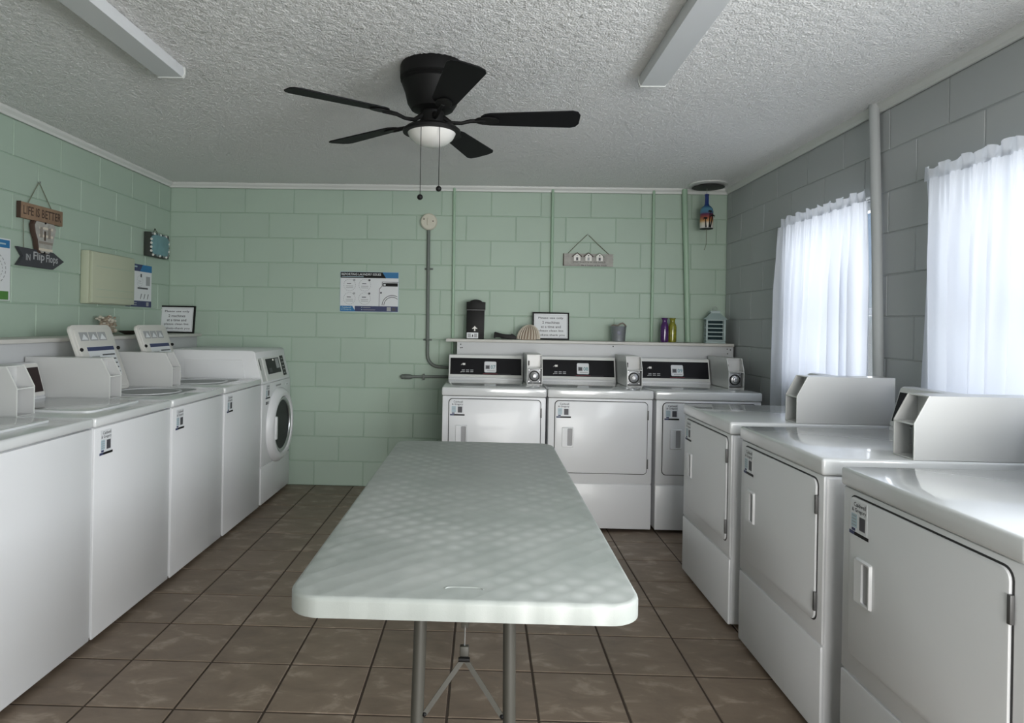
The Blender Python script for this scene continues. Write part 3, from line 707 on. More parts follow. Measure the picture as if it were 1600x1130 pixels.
# ------------------------------------------------------------------ ceiling fan
FX, FY = 2.368, -2.50
fan = thing('ceiling_fan', (FX, FY, CZ), 0, 'black five-blade ceiling fan with a frosted bowl light', 'ceiling fan')
MB().lathe([(.138, -.0008), (.142, -.012), (.142, -.060), (.136, -.066), (.140, -.072), (.132, -.078), (.134, -.084), (.120, -.120), (.108, -.170), (.092, -.195), (.060, -.205)], FANB, 40).obj('motor_housing', fan)
MB().lathe([(.052, -.200), (.052, -.255), (.058, -.262), (.110, -.272), (.126, -.285), (.126, -.296), (.110, -.298)], FANB, 40).obj('light_fitter', fan)
MB().lathe([(.108, -.290), (.106, -.296), (.094, -.320), (.070, -.340), (.038, -.352), (.0001, -.356)], GLOBE, 36).obj('glass_bowl', fan)
def blade_mb():
    m1 = MB(); L0, L1 = .21, .642
    pts = []
    for k in range(7): a = PI / 2 + PI * k / 6; pts.append((L0 + .045 + .045 * math.cos(a), .052 * math.sin(a)))
    w1 = .073
    pts += [(L1 - .035, -w1), (L1 - .012, -w1 + .010), (L1, -w1 + .036), (L1, w1 - .036), (L1 - .012, w1 - .010), (L1 - .035, w1)]
    m1.prism(pts, -.003, .003, FANW, 'z', bev=.001, seg=1); return m1
def iron_mb():
    m = MB(); m.tube([(.045, 0, .012), (.085, 0, -.016), (.13, 0, -.018), (.17, 0, -.008), (.235, 0, -.006)], .008, FANB, 8, rs=[.012, .009, .008, .009, .010])
    pts = [(.19 + .05 + .055 * math.cos(2 * PI * k / 16), .034 * math.sin(2 * PI * k / 16)) for k in range(16)]
    m.prism(pts, -.010, -.0035, FANB, 'z', bev=.002, seg=1); return m
bl0 = ir0 = None
for k, a in enumerate([70, 142, 214, 286, 358]):
    R = Matrix.Rotation(math.radians(a), 4, 'Z') @ Matrix.Rotation(math.radians(-10), 4, 'X')
    if k == 0: bl0 = blade_mb().obj('blade', fan); ir0 = iron_mb().obj('blade_iron', bl0)
    else:
        nb = bl0.copy(); COL.objects.link(nb); ni = ir0.copy(); COL.objects.link(ni); ni.parent = nb; nb.parent = fan
    (bl0 if k == 0 else nb).matrix_local = Matrix.Translation((0, 0, -.236)) @ R
for (px, py, z0, z1) in ((-.036, -.105, -.300, -.585), (.042, -.100, -.292, -.548)):
    c = MB(); c.tube([(px, py, z0), (px, py, z1)], .0014, FANB, 5); cc = c.obj('pull_chain', fan)
    MB().sphere((px, py, z1 - .012), .0125, BLACK, 12).obj('chain_ball', cc)

# ------------------------------------------------------------------ fluorescent strip lights (off)
DIFF = mat('frosted_acrylic_wrap', (.62, .635, .65), .3)
def strip(x, yend, label):
    r = thing('ceiling_light', (x, yend, CZ), 0, label, 'ceiling light', 'fluorescent strip lights')
    b = MB(); b.box(-.052, .052, -1.21, -.004, -.018, -.0008, TRIM, .003); b.obj('base_plate', r)
    b = MB(); b.prism([(-.060, -.004), (-.062, -.030), (-.054, -.048), (.054, -.048), (.062, -.030), (.060, -.004)], -1.205, -.010, DIFF, 'y', bev=.001, seg=1); b.obj('diffuser', r)
    for e in (-1.215, -.011):
        b = MB(); b.prism([(-.063, -.002), (-.065, -.031), (-.056, -.051), (.056, -.051), (.065, -.031), (.063, -.002)], e, e + .011, TRIM, 'y'); b.obj('end_cap', r, smooth=False)
    return r
strip(1.190, -2.455, 'white fluorescent strip light on the ceiling, left of the fan')
strip(3.350, -2.400, 'white fluorescent strip light on the ceiling, right of the fan')

# round ceiling vent and hanging bottle
v = thing('ceiling_vent', (4.345, -.205, CZ), 0, 'round white ceiling vent ring with dark opening above the bottle', 'vent')
MB().lathe([(.150, -.0008), (.148, -.010), (.110, -.020), (.085, -.014), (.082, -.008)], TRIM, 36, cap=False).obj('ring', v)
MB().lathe([(.120, -.026), (.122, -.030), (.090, -.036), (.0001, -.036)], mat('dark_vent_disc', (.035, .035, .032), .6), 32).obj('damper_disc', v)
MB().lathe([(.090, -.002), (.088, -.006), (.0001, -.006)], GAP, 24).obj('duct', v)
bt = thing('hanging_bottle', (4.336, -.205, 2.125), 0, 'painted glass bottle chime hanging from the ceiling vent by the corner', 'bottle')
MB().lathe([(.0505, 0), (.0505, .004)], BLACK, 24, cap=True).obj('base_rim', bt)
def sunset():
    m = bpy.data.materials.new('painted_sunset_bottle'); m.use_nodes = True; nt = m.node_tree; b_ = nt.nodes['Principled BSDF']; b_.inputs['Roughness'].default_value = .2
    tc = nt.nodes.new('ShaderNodeTexCoord'); sp = nt.nodes.new('ShaderNodeSeparateXYZ'); cr = nt.nodes.new('ShaderNodeValToRGB'); mr = nt.nodes.new('ShaderNodeMapRange')
    mr.inputs[2].default_value = .27; nt.links.new(tc.outputs['Object'], sp.inputs[0]); nt.links.new(sp.outputs[2], mr.inputs[0]); nt.links.new(mr.outputs[0], cr.inputs[0]); nt.links.new(cr.outputs[0], b_.inputs['Base Color'])
    e = cr.color_ramp.elements; e[0].position = 0; e[0].color = (.6, .6, .6, 1); e[1].position = 1; e[1].color = (.015, .03, .15, 1)
    for p, c in ((.14, (.65, .60, .50, 1)), (.22, (.50, .27, .10, 1)), (.32, (.30, .07, .05, 1)), (.42, (.10, .03, .08, 1)), (.46, (.06, .14, .24, 1)), (.58, (.08, .22, .32, 1)), (.68, (.02, .05, .2, 1))):
        k = e.new(p); k.color = c
    return m
SUN = sunset()
MB().lathe([(.049, .004), (.050, .020), (.050, .135), (.046, .155), (.034, .172), (.020, .184), (.0155, .198), (.0145, .262), (.017, .264), (.017, .270), (.0145, .272)], SUN, 28).obj('glass_bottle', bt)
c = MB()
def palm(cx_, z0, z1, lean):
    c.tube([(cx_, -.0505, z0), (cx_ + lean * .5, -.0508, (z0 + z1) / 2), (cx_ + lean, -.0505, z1)], .004, BLACK, 6, rs=[.006, .004, .003])
    for a in (20, 70, 120, 165, 210, 330):
        t_ = math.radians(a); x2, z2 = cx_ + lean + .022 * math.cos(t_), z1 + .014 * math.sin(t_)
        c.tube([(cx_ + lean, -.0505, z1), ((cx_ + lean + x2) / 2, -.0500, (z1 + z2) / 2 + .004), (x2, -.0465, z2 - .004)], .002, BLACK, 5, rs=[.0035, .003, .001])
palm(.004, .006, .128, .006); palm(.012, .006, .095, .018); palm(-.02, .006, .075, -.004)
c.obj('painted_palm_tree', bt)
MB().tube([(0, 0, .270), (0, 0, .322)], .0025, STEEL, 6).obj('hook_wire', bt)
MB().tube([(0, 0, .002), (.001, 0, -.08), (0, 0, -.12), (-.008, 0, -.150), (-.014, 0, -.165)], .0022, ROPE, 6).obj('pull_cord', bt)

# ------------------------------------------------------------------ pipes and conduit
def pipe(name, pts, r, m, label, n=12, cat='pipe', group=None, rs=None):
    o = MB().tube(pts, r, m, n, rs).obj(name); return tag(o, label, cat, group)
GPIPE = mat('green_painted_pipe', (.33, .47, .35), .4)
pipe('water_pipe', [(2.352, -.018, 2.47), (2.357, -.018, 1.7), (2.363, -.018, 0.3)], .0115, GPIPE, 'thin green pipe on the back wall, nearest the round junction box', group=None)
pipe('water_pipe', [(3.154, -.018, 2.47), (3.156, -.018, 1.9), (3.157, -.018, 0.3)], .0115, GPIPE, 'thin green pipe down the back wall left of the beach hut sign')
pipe('water_pipe', [(3.972, -.018, 2.47), (3.973, -.018, 1.9), (3.973, -.018, 0.3)], .0115, GPIPE, 'thin green pipe behind the purple vase')
pipe('drain_pipe', [(4.215, -.030, 2.47), (4.245, -.030, 1.7), (4.262, -.030, 1.236)], .022, GPIPE, 'thick green pipe left of the lantern, slightly slanting')
p = pipe('drain_pipe', [(4.535, -2.056, 2.474), (4.535, -2.10, 1.8), (4.535, -2.14, .935)], .024, WALLW, 'thick white pipe on the window wall between the two curtains', 16)
pts = [(2.147, -.024, 2.12), (2.151, -.024, 1.6), (2.156, -.024, 1.09)]
for k in range(1, 7):
    a = PI / 2 * k / 6; pts.append((2.156 + .095 * (1 - math.cos(a)), -.024, 1.09 - .095 * math.sin(a)))
pts += [(2.33, -.024, .992)]
cd = thing('electrical_conduit', (0, 0, 0), 0, 'dark grey conduit dropping from the round box and bending behind the first dryer', 'conduit')
MB().tube(pts, .0135, GREYP, 12).obj('tube', cd)
for z in (1.795, 1.215):
    s = MB(); s.box(2.118, 2.188, -.012, -.003, z - .008, z + .008, GREYP, .002).tube([(2.13, -.02, z), (2.14, -.038, z), (2.153, -.041, z), (2.166, -.038, z), (2.176, -.02, z)], .004, GREYP, 6); s.obj('strap', cd)
jb = thing('junction_box', (2.149, 0, 2.178), 0, 'round cream junction box cover on the back wall above the conduit', 'junction box')
MB().lathe([(.066, -.003), (.068, -.022), (.068, -.036), (.060, -.044), (.0001, -.045)], CREAM, 32, axis='y').obj('cover', jb)
MB().prism(rrect(-.014, .006, -.030, .030, .009, 3), -.052, -.044, CREAM, 'y', bev=.002).obj('raised_tab', jb)
for sx, sz in ((-.040, .020), (.034, .004)): MB().lathe([(.006, -.044), (.005, -.048), (.0001, -.048)], WOODD, 8, (sx, 0, sz), 'y').obj('screw', jb)
pp = thing('capped_pipe', (0, 0, 0), 0, 'dark horizontal pipe with a swollen end on the back wall, left of the first dryer', 'pipe')
MB().tube([(1.955, -.03, .910), (1.975, -.03, .910), (2.02, -.03, .910), (2.04, -.03, .911), (2.42, -.03, .918)], .015, GREYP, 12, rs=[.014, .021, .020, .012, .012]).obj('tube', pp)
MB().sphere((1.957, -.03, .910), .020, GREYP, 14).obj('end_cap', pp)
s = MB(); s.box(2.12, 2.135, -.045, -.003, .885, .935, GREYP, .002); s.obj('strap', pp)

# ------------------------------------------------------------------ shelves
sh = thing('wall_shelf', (0, 0, 0), 0, 'long whitewashed shelf on the green back wall behind the dryers', 'shelf')
SHM = mat('shelf_paint', (.60, .59, .56), .5, noise=(4, .5, (.52, .50, .46)))
MB().box(2.318, 4.548, -.262, -.008, 1.210, 1.232, SHM, .003).obj('shelf_board', sh)
MB().box(2.405, 4.548, -.245, -.228, .60, 1.209, mat('skirt_paint', (.58, .59, .60), .5), .002).obj('skirt_board', sh)
for (x, z) in ((2.433, 1.19), (2.433, 1.163), (2.445, 1.165), (3.62, 1.195), (4.50, 1.19), (4.525, 1.185), (4.503, 1.155)):
    MB().lathe([(.0048, -.2452), (.004, -.247), (.0001, -.247)], GAP, 8, (x, 0, z), 'y').obj('screw', sh)
s2 = thing('wall_shelf', (0, 0, 0), 0, 'long shelf on the left wall behind the washers', 'shelf')
MB().box(.008, .285, -4.5, -.008, 1.210, 1.232, SHM, .003).obj('shelf_board', s2)
MB().box(.235, .248, -4.5, -.012, .60, 1.209, mat('skirt_paint', (0, 0, 0)), .002).obj('skirt_board', s2)
SZ = 1.2325

# framed notices
def notice(loc, rz, label):
    r = thing('framed_notice', loc, rz, label, 'framed sign', 'framed laundry notices')
    M = Matrix.Rotation(-math.radians(7), 4, 'X')
    def fin(mb, name, par=None): mb.v = [tuple(M @ Vector(v)) for v in mb.v]; return mb.obj(name, par or r, smooth=False)
    w, h, t = .147, .222, .012
    f = MB(); f.box(-w, w, -.008, .008, 0, t, BLACK).box(-w, w, -.008, .008, h - t, h, BLACK).box(-w, -w + t, -.008, .008, t, h - t, BLACK).box(w - t, w, -.008, .008, t, h - t, BLACK); fin(f, 'frame')
    p = MB(); p.box(-w + t, w - t, -.003, .002, t, h - t, PAPER)
    p.box(-w + t + .008, w - t - .008, -.0034, 0, t + .008, t + .0095, MIDG).box(-w + t + .008, w - t - .008, -.0034, 0, h - t - .0095, h - t - .008, MIDG)
    p.box(-w + t + .008, -w + t + .0095, -.0034, 0, t + .008, h - t - .008, MIDG).box(w - t - .0095, w - t - .008, -.0034, 0, t + .008, h - t - .008, MIDG)
    for k, (s_, ww) in enumerate((('Please use only', .200), ('2 machines', .138), ('at a time and', .158), ('please clean lint', .200), ('baskets-thank you', .222))):
        p.text(s_, 0, h - .058 - k * .0345, ww, -.0042, DKGREY, h=.021, cx=True)
    pa = fin(p, 'paper')
    b = MB(); b.box(-.03, .03, .008, .012, .02, .2, BLACK); fin(b, 'easel_back')
    return r
notice((3.150, -.095, SZ + .002), 0, 'black-framed white notice on the back shelf beside the striped shell')
notice((.128, -.135, SZ + .002), 0, 'black-framed white notice on the left shelf in the corner')

# things on the back shelf
c = thing('black_dispenser', (2.546, -.135, SZ), 0, 'tall black bag dispenser with arched top and white arrow on the back shelf', 'dispenser')
b = MB(); b.prism([(-.074, 0), (.068, 0), (.070, .225), (-.072, .225)], -.045, .045, BLACK, 'y', bev=.006); b.obj('body', c)
pts = [(-.074, .234), (.076, .234), (.076, .292)] + [(.05 * math.cos(math.radians(a)), .290 + .022 * math.sin(math.radians(a))) for a in range(15, 170, 15)] + [(-.074, .292)]
b = MB(); b.prism(pts, -.048, .048, BLACK, 'y', bev=.004); b.obj('cap', c)
b = MB(); b.box(-.074, .075, -.0485, .046, .2255, .2335, mat('dull_grey_band', (.12, .12, .12), .4), .002); b.obj('band', c)
b = MB(); b.prism([(-.011, .062), (-.001, .062), (-.001, .082), (.014, .078), (.014, .084), (.002, .092), (-.006, .104), (-.014, .092), (-.026, .084), (-.026, .078), (-.011, .082)], -.0475, -.044, BWHITE, 'y'); b.obj('arrow_mark', c, smooth=False)
b = MB(); b.box(-.068, .022, -.047, -.044, .004, .050, PAPER).box(-.060, .014, -.0478, -.044, .012, .042, MIDG).box(-.036, -.010, -.0482, -.044, .010, .044, PAPER).prism([(-.028, .016), (-.018, .016), (-.018, .030), (-.024, .038)], -.0490, -.044, BLACK, 'y'); b.obj('label', c, smooth=False)

g_ = MB(); prof = [(-.080, .012), (-.078, .052), (-.070, .060), (-.03, .048), (.02, .040), (.055, .040), (.062, .047), (.075, .042), (.10, .022), (.125, .010), (.122, .003), (.03, .002), (-.02, .006), (-.03, .016), (-.066, .016), (-.070, .004)]
g_.prism(prof, -.014, .014, BLACK, 'y', bev=.003)
o = g_.obj('lighter_gun'); o.location = (2.772, -.165, SZ); tag(o, 'black gun-shaped tool lying on the back shelf left of the shell', 'tool')
# striped scallop shell
s = thing('scallop_shell', (2.965, -.180, SZ), 0, 'large fan-shaped tan shell with pale ribs on the back shelf', 'shell')
b = MB(); n = 48; vs = []; fs = []; NR = 10
def shell_pt(a, ph, k=1.0): return (.088 * math.sin(ph) * math.sin(a) * k + .010 * math.cos(ph), -.060 * math.sin(ph) * math.cos(a) * k + .012, .006 + .112 * math.cos(ph) * k)
for i in range(n + 1):
    a = math.radians(-88 + 176 * i / n); rib = 1 + .03 * math.cos(i * 2 * PI * 11 / n)
    for k in range(NR + 1): vs.append(shell_pt(a, PI / 2 * k / NR, rib if k else 1))
for i in range(n):
    for k in range(NR): fs.append((i * (NR + 1) + k, (i + 1) * (NR + 1) + k, (i + 1) * (NR + 1) + k + 1, i * (NR + 1) + k + 1))
b.add(vs, fs, mat('brown_shell_groove', (.24, .18, .13), .6)); sb = b.obj('valve', s, ang=60)
for i in range(11):
    a = math.radians(-80 + 16 * i); b = MB()
    b.tube([shell_pt(a, PI / 2 * k / NR, 1.02) for k in range(NR + 1)], .003, SHELLW, 6, rs=[.0015 + .0042 * k / NR for k in range(NR + 1)]); b.obj('rib', s)
b = MB(); b.box(-.06, .06, -.03, .012, 0, .008, SHELLT, .003); b.obj('hinge_base', s)
# tin bucket
k_ = thing('tin_bucket', (3.680, -.145, SZ), 0, 'small galvanised bucket with a rope handle on the back shelf', 'bucket')
MB().lathe([(.050, .001), (.052, .006), (.060, .112), (.064, .118), (.062, .122), (.056, .118), (.048, .010), (.0001, .010)], GALV, 28).obj('pail', k_)
MB().tube([(-.060, 0, .118), (-.045, -.01, .130), (-.01, -.018, .126), (.01, -.02, .140), (.028, -.015, .146), (.045, -.01, .135), (.060, 0, .118)], .006, mat('brown_rope', (.20, .17, .14), .9), 8).obj('rope_handle', k_)
b = MB(); b.sphere((-.005, -.0535, .07), .018, mat('painted_shell_motif', (.20, .21, .26), .5), 10, (1, .25, 1.1)); b.obj('motif', k_)
b = MB()
for k in range(7): b.sphere((random.uniform(-.035, .035), random.uniform(-.03, .03), .112), .014, SHELLT if k % 2 else SHELLW, 8, (1, 1, .7))
tag(b.obj('shell_filling', k_), kind='stuff')
def vase(x, y, m, label):
    o = MB().lathe([(.026, .001), (.031, .006), (.0325, .02), (.0325, .118), (.030, .134), (.021, .156), (.019, .168), (.022, .184), (.028, .193), (.026, .193), (.017, .168), (.017, .15)], m, 28).obj('glass_vase')
    o.location = (x, y, SZ); return tag(o, label, 'vase', 'slim glass vases')
vase(4.040, -.150, PURPLE, 'purple glass vase on the back shelf'); vase(4.106, -.135, YELLG, 'yellow-green glass vase on the back shelf')
# lantern
l = thing('candle_lantern', (4.440, -.130, SZ), math.radians(-12), 'pale teal slatted lantern at the right end of the back shelf', 'lantern')
b = MB(); b.box(-.075, .075, -.075, .075, 0, .010, LANT, .002).box(-.068, .068, -.068, .068, .010, .018, LANT, .002); b.obj('base', l)
for sx in (-1, 1):
    for sy in (-1, 1):
        b = MB(); b.box(sx * .066 - .007, sx * .066 + .007, sy * .066 - .007, sy * .066 + .007, .018, .186, LANT, .001); b.obj('corner_post', l)
for k in range(6):
    z = .024 + k * .0315
    b = MB()
    for s_ in (-1, 1): b.box(-.060, .060, s_ * .066 - .003, s_ * .066 + .003, z - .004, z + .004, LANT).box(s_ * .066 - .003, s_ * .066 + .003, -.060, .060, z - .004, z + .004, LANT)
    b.obj('slat_ring', l, smooth=False)
b = MB(); b.box(-.052, .052, -.052, .052, .018, .182, LANTD); b.obj('glass_liner', l, smooth=False)
b = MB(); vs = [(sx * .084, sy * .084, .186) for sx, sy in ((-1, -1), (1, -1), (1, 1), (-1, 1))] + [(sx * .078, sy * .078, .195) for sx, sy in ((-1, -1), (1, -1), (1, 1), (-1, 1))] + [(sx * .036, sy * .036, .236) for sx, sy in ((-1, -1), (1, -1), (1, 1), (-1, 1))]
b.add(vs, [(3, 2, 1, 0)] + [(q * 4 + i, q * 4 + (i + 1) % 4, (q + 1) * 4 + (i + 1) % 4, (q + 1) * 4 + i) for q in range(2) for i in range(4)] + [(8, 9, 10, 11)], LANT); b.obj('roof', l, smooth=False)
b = MB(); b.box(-.034, .034, -.034, .034, .236, .250, LANT).box(-.042, .042, -.042, .042, .250, .254, LANT); b.obj('chimney', l, smooth=False)
b = MB(); b.tube([(.016 * math.cos(2 * PI * k / 16), 0, .272 + .016 * math.sin(2 * PI * k / 16)) for k in range(17)], .002, STEEL, 6); b.obj('ring_handle', l)

# things on the left shelf
j = thing('shell_jar', (.075, -1.02, SZ), 0, 'square glass jar full of small brown shells on the left shelf', 'jar')
b = MB(); b.box(-.060, .060, -.060, .060, .001, .128, JARG, .006); b.obj('glass', j)
b = MB()
for k in range(150):
    b.sphere((random.uniform(-.044, .044), random.uniform(-.044, .044), random.uniform(.012, .122)), random.uniform(.008, .015), random.choice((SHELLB, SHELLT, SHELLW)), 6, (1, random.uniform(.5, 1), random.uniform(.5, 1)))
tag(b.obj('shell_filling', j), kind='stuff')
o = MB().lathe([(.030, .001), (.034, .004), (.060, .016), (.076, .026), (.074, .027), (.055, .018), (.0001, .008)], mat('dark_brown_bowl', (.055, .048, .035), .4), 28).obj('shallow_bowl'); o.location = (.110, -.80, SZ); tag(o, 'shallow dark brown bowl on the left shelf', 'bowl')

# ------------------------------------------------------------------ pictures and signs on the left wall (local -y faces the room, rz=90)
def lw(name, y, z, label, cat, off=.0045, group=None): return thing(name, (off, y, z), PI / 2, label, cat, group)
r = lw('breaker_box', -1.205, 1.438, 'pale green painted electrical panel on the left wall behind the poster', 'electric box')
b = MB(); b.box(0, .525, -.055, -.001, 0, .345, PANELG, .008); b.obj('box', r)
b = MB(); b.box(.008, .517, -.078, -.056, .006, .338, PANELG, .004)
b.obj('cover', r)
b = MB()
for z in (.045, .095, .245): b.box(.05, .50, -.0795, -.077, z, z + .0025, GREENM)
b.obj('pressed_rib', r, smooth=False)
def wash_icon(p, x, z, r_, y):
    for k in range(20):
        a, b2 = 2 * PI * k / 20, 2 * PI * (k + .6) / 20
        p.add([(x + R * math.cos(t_), y, z + R * math.sin(t_)) for R, t_ in ((r_, a), (r_ * .93, a), (r_ * .93, b2), (r_, b2))], [(0, 1, 2, 3)], MIDG)
r = lw('laundry_poster', -.672, 1.434, 'white and blue instruction poster on the left wall beside the pale green electrical panel', 'poster')
p = MB(); p.box(0, .365, -.0055, -.001, 0, .320, PAPER).box(0, .365, -.0062, -.002, .268, .320, NAVY).prism([(.19, .268), (.365, .268), (.365, .320), (.23, .320)], -.0066, -.002, BLUE, 'y').box(0, .365, -.0062, -.002, 0, .046, NAVY)
p.box(.012, .15, -.0069, -.002, .296, .307, PALEB).box(.012, .10, -.0069, -.002, .279, .285, PALEB)
for k in range(2): p.box(.04, .15, -.0069, -.002, .012 + k * .016, .018 + k * .016, MIDG)
p.box(.29, .325, -.0069, -.002, .008, .038, MIDG)
for x, z in ((.07, .195), (.19, .195), (.07, .095)):
    wash_icon(p, x, z, .042, -.0069); p.box(x - .02, x + .02, -.0069, -.002, z - .002, z + .002, MIDG).box(x - .025, x + .025, -.0069, -.002, z - .016, z - .013, MIDG); p.box(x + .01, x + .026, -.0075, -.002, z + .03, z + .055, DKGREY)
p.box(.16, .31, -.0069, -.002, .136, .148, DKGREY)
for k in range(3): p.prism([(.20 + k * .05, .06), (.205 + k * .05, .06), (.222 + k * .05, .10), (.215 + k * .05, .10)], -.0069, -.002, DKGREY, 'y')
p.box(.28, .34, -.0069, -.002, .165, .235, MIDG)
p.obj('sheet', r, smooth=False, fix=False)
r = lw('green_footed_poster', -2.27, 1.432, 'white poster with blue heading and green footer cut by the left edge', 'poster')
p = MB(); p.box(0, .437, -.005, -.001, 0, .335, PAPER).box(.008, .430, -.0058, -.002, .285, .328, BLUE).box(.008, .425, -.0058, -.002, .004, .05, mat('green_print', (.07, .20, .04), .5))
for x, z in ((.10, .17), (.32, .17)): wash_icon(p, x, z, .085, -.0062); wash_icon(p, x, z, .06, -.0062)
p.box(.26, .40, -.0062, -.002, .302, .310, PALEB); p.obj('sheet', r, smooth=False, fix=False)

r = lw('life_is_better_sign', -1.80, 1.63, 'hanging wooden LIFE IS BETTER sign with a charcoal arrow board on the left wall', 'sign')
b = MB(); b.box(.01, .375, -.026, -.004, .268, .358, WOODR, .002).box(.009, .0125, -.0265, -.0035, .267, .359, WOODD); tb_ = b.obj('top_board', r)
b = MB(); b.text('LIFE IS BETTER', .032, .290, .325, -.0268, WOODD, h=.050); b.obj('lettering', tb_, smooth=False)
b = MB(); b.prism([(0, .105), (.30, .100), (.40, .055), (.30, .000), (0, .002), (.045, .055)], -.022, -.004, SLATE, 'y'); ar = b.obj('arrow_board', r, smooth=False)
b = MB(); b.text('IN', .065, .035, .035, -.0228, CHALK, h=.036).text('Flip', .125, .030, .095, -.0228, CHALK, h=.060).text('Flops', .235, .024, .105, -.0228, CHALK, h=.060); b.obj('lettering', ar, smooth=False)
sole = [(.105, .245), (.118, .268), (.28, .268), (.300, .24), (.285, .19), (.270, .14), (.262, .105), (.235, .085), (.165, .085), (.145, .11), (.135, .16), (.115, .20)]
b = MB(); b.prism(sole, -.034, -.006, WOODD, 'y', bev=.004); hp = b.obj('hut_board', r)
b = MB(); b.prism([((x - .2) * .93 + .204, (z - .177) * .96 + .177) for x, z in sole], -.0375, -.033, WOODW, 'y')
for z in (.235, .190, .150, .110): b.box(.150, .268, -.0385, -.036, z - .010, z + .004, SHELLW if z != .15 else mat('grey_brown_stripe', (.25, .22, .19), .7))
for x in (.155, .225): b.box(x, x + .022, -.0395, -.036, .175, .235, mat('grey_brown_stripe', (.2, .2, .2))).prism([(x - .006, .235), (x + .028, .235), (x + .011, .253)], -.0395, -.036, WOODW, 'y')
b.box(.192, .204, -.0400, -.036, .16, .215, WOODD).sphere((.198, -.04, .262), .006, BLACK, 8).sphere((.198, -.034, .09), .008, BLACK, 8)
b.obj('painted_hut', hp, smooth=False)
b = MB(); b.tube([(.085, -.012, .356), (.183, -.008, .498), (.29, -.012, .356)], .0028, ROPE, 6).tube([(.055, -.01, .268), (.062, -.01, .104)], .0022, ROPE, 6).tube([(.300, -.01, .268), (.295, -.01, .100)], .0022, ROPE, 6); b.obj('cord', r)
b = MB(); b.lathe([(.004, -.001), (.004, -.016), (.006, -.017), (.0001, -.018)], STEEL, 8, (.183, 0, .498), 'y'); b.obj('nail', r)

r = lw('shell_plaque', -.425, 1.828, 'small teal plaque edged with shells on the left wall by the corner', 'plaque')
b = MB(); b.box(0, .30, -.050, -.002, 0, .185, mat('dark_plaque_box', (.035, .04, .035), .6), .003); b.obj('backing', r)
b = MB(); pts = [(.150 + .136 * math.copysign(abs(math.cos(a)) ** .6, math.cos(a)) * (1 + .05 * math.sin(5 * a)), .095 + .086 * math.copysign(abs(math.sin(a)) ** .6, math.sin(a)) * (1 + .05 * math.cos(7 * a))) for a in [2 * PI * k / 32 for k in range(32)]]
b.prism(pts, -.058, -.050, TEAL, 'y', bev=.002); b.obj('teal_panel', r)
b = MB(); sp = [(.03 + .03 * k, .175, k % 3) for k in range(9)] + [(.04 + .035 * k, .012, (k + 1) % 3) for k in range(7)] + [(.285, .03 + .03 * k, k % 2) for k in range(5)] + [(.012, .04 + .03 * k, 1) for k in range(4)]
sm = (mat('grey_shell', (.2, .22, .22), .5), BWHITE, mat('dark_shell', (.05, .06, .06), .4))
for x, z, q in sp: b.sphere((x, -.054, z), .013, sm[q], 8, (1, .6, .8))
tag(b.obj('shell_edging', r), kind='stuff')
b = MB(); b.tube([(.10, -.02, .183), (.15, -.01, .222), (.19, -.02, .183)], .0028, ROPE, 6).sphere((.15, -.010, .222), .006, BLACK, 8); b.obj('cord', r)

# ------------------------------------------------------------------ pictures on the back wall
r = thing('reporting_poster', (1.428, 0, 1.438), 0, 'white landscape poster headed REPORTING LAUNDRY ISSUES on the back wall', 'poster')
p = MB(); w, h = .476, .322
p.box(-.004, w + .004, -.005, -.0022, -.004, h + .004, PALEB); p.box(0, w, -.0062, -.003, 0, h, PAPER)
p.prism([(0, h - .048), (.375, h - .048), (.345, h), (0, h)], -.0070, -.004, BLACK, 'y').prism([(.375, h - .048), (w, h - .048), (w, h), (.345, h)], -.0070, -.004, BLUE, 'y')
p.box(.12, w, -.0070, -.004, 0, .044, NAVY).prism([(0, 0), (.125, 0), (.10, .044), (0, .044)], -.0074, -.004, BLUE, 'y')
p.text('REPORTING LAUNDRY ISSUES', .008, h - .027, .325, -.0076, PAPER, h=.018).box(.008, .19, -.0076, -.004, h - .040, h - .036, PALEB)
p.text('Caldwell', .012, .024, .078, -.0080, PALEB, h=.013).text('& Gregory', .010, .007, .082, -.0080, PALEB, h=.013)
for k in range(2): p.box(.175, .182, -.0076, -.004, .010 + k * .019, .017 + k * .019, PALEB).box(.19, .25 + .04 * (1 - k), -.0076, -.004, .011 + k * .019, .015 + k * .019, MIDG)
p.box(.385, .418, -.0076, -.004, .006, .038, MIDG).box(.428, .455, -.0076, -.004, .008, .034, DKGREY)
for x, z in ((.075, .215), (.20, .215), (.075, .105), (.20, .105)):
    wash_icon(p, x, z, .050, -.0068); p.box(x - .022, x + .012, -.0068, -.004, z + .009, z + .015, DKGREY); p.box(x - .03, x + .03, -.0068, -.004, z - .010, z - .006, MIDG).box(x - .03, x + .03, -.0068, -.004, z - .024, z - .020, MIDG).box(x + .03, x + .046, -.0068, -.004, z + .035, z + .050, DKGREY if x > .1 else MIDG)
p.box(.318, .322, -.0068, -.004, .044, .185, DKGREY).prism([(.318, .185), (.322, .183), (.345, .208), (.345, .215)], -.0068, -.004, DKGREY, 'y').box(.341, .345, -.0068, -.004, .21, .245, DKGREY).box(.341, w, -.0068, -.004, .241, .245, DKGREY).box(.347, w - .004, -.0070, -.004, .208, .235, BLACK).box(.355, .372, -.0076, -.004, .214, .226, PAPER)
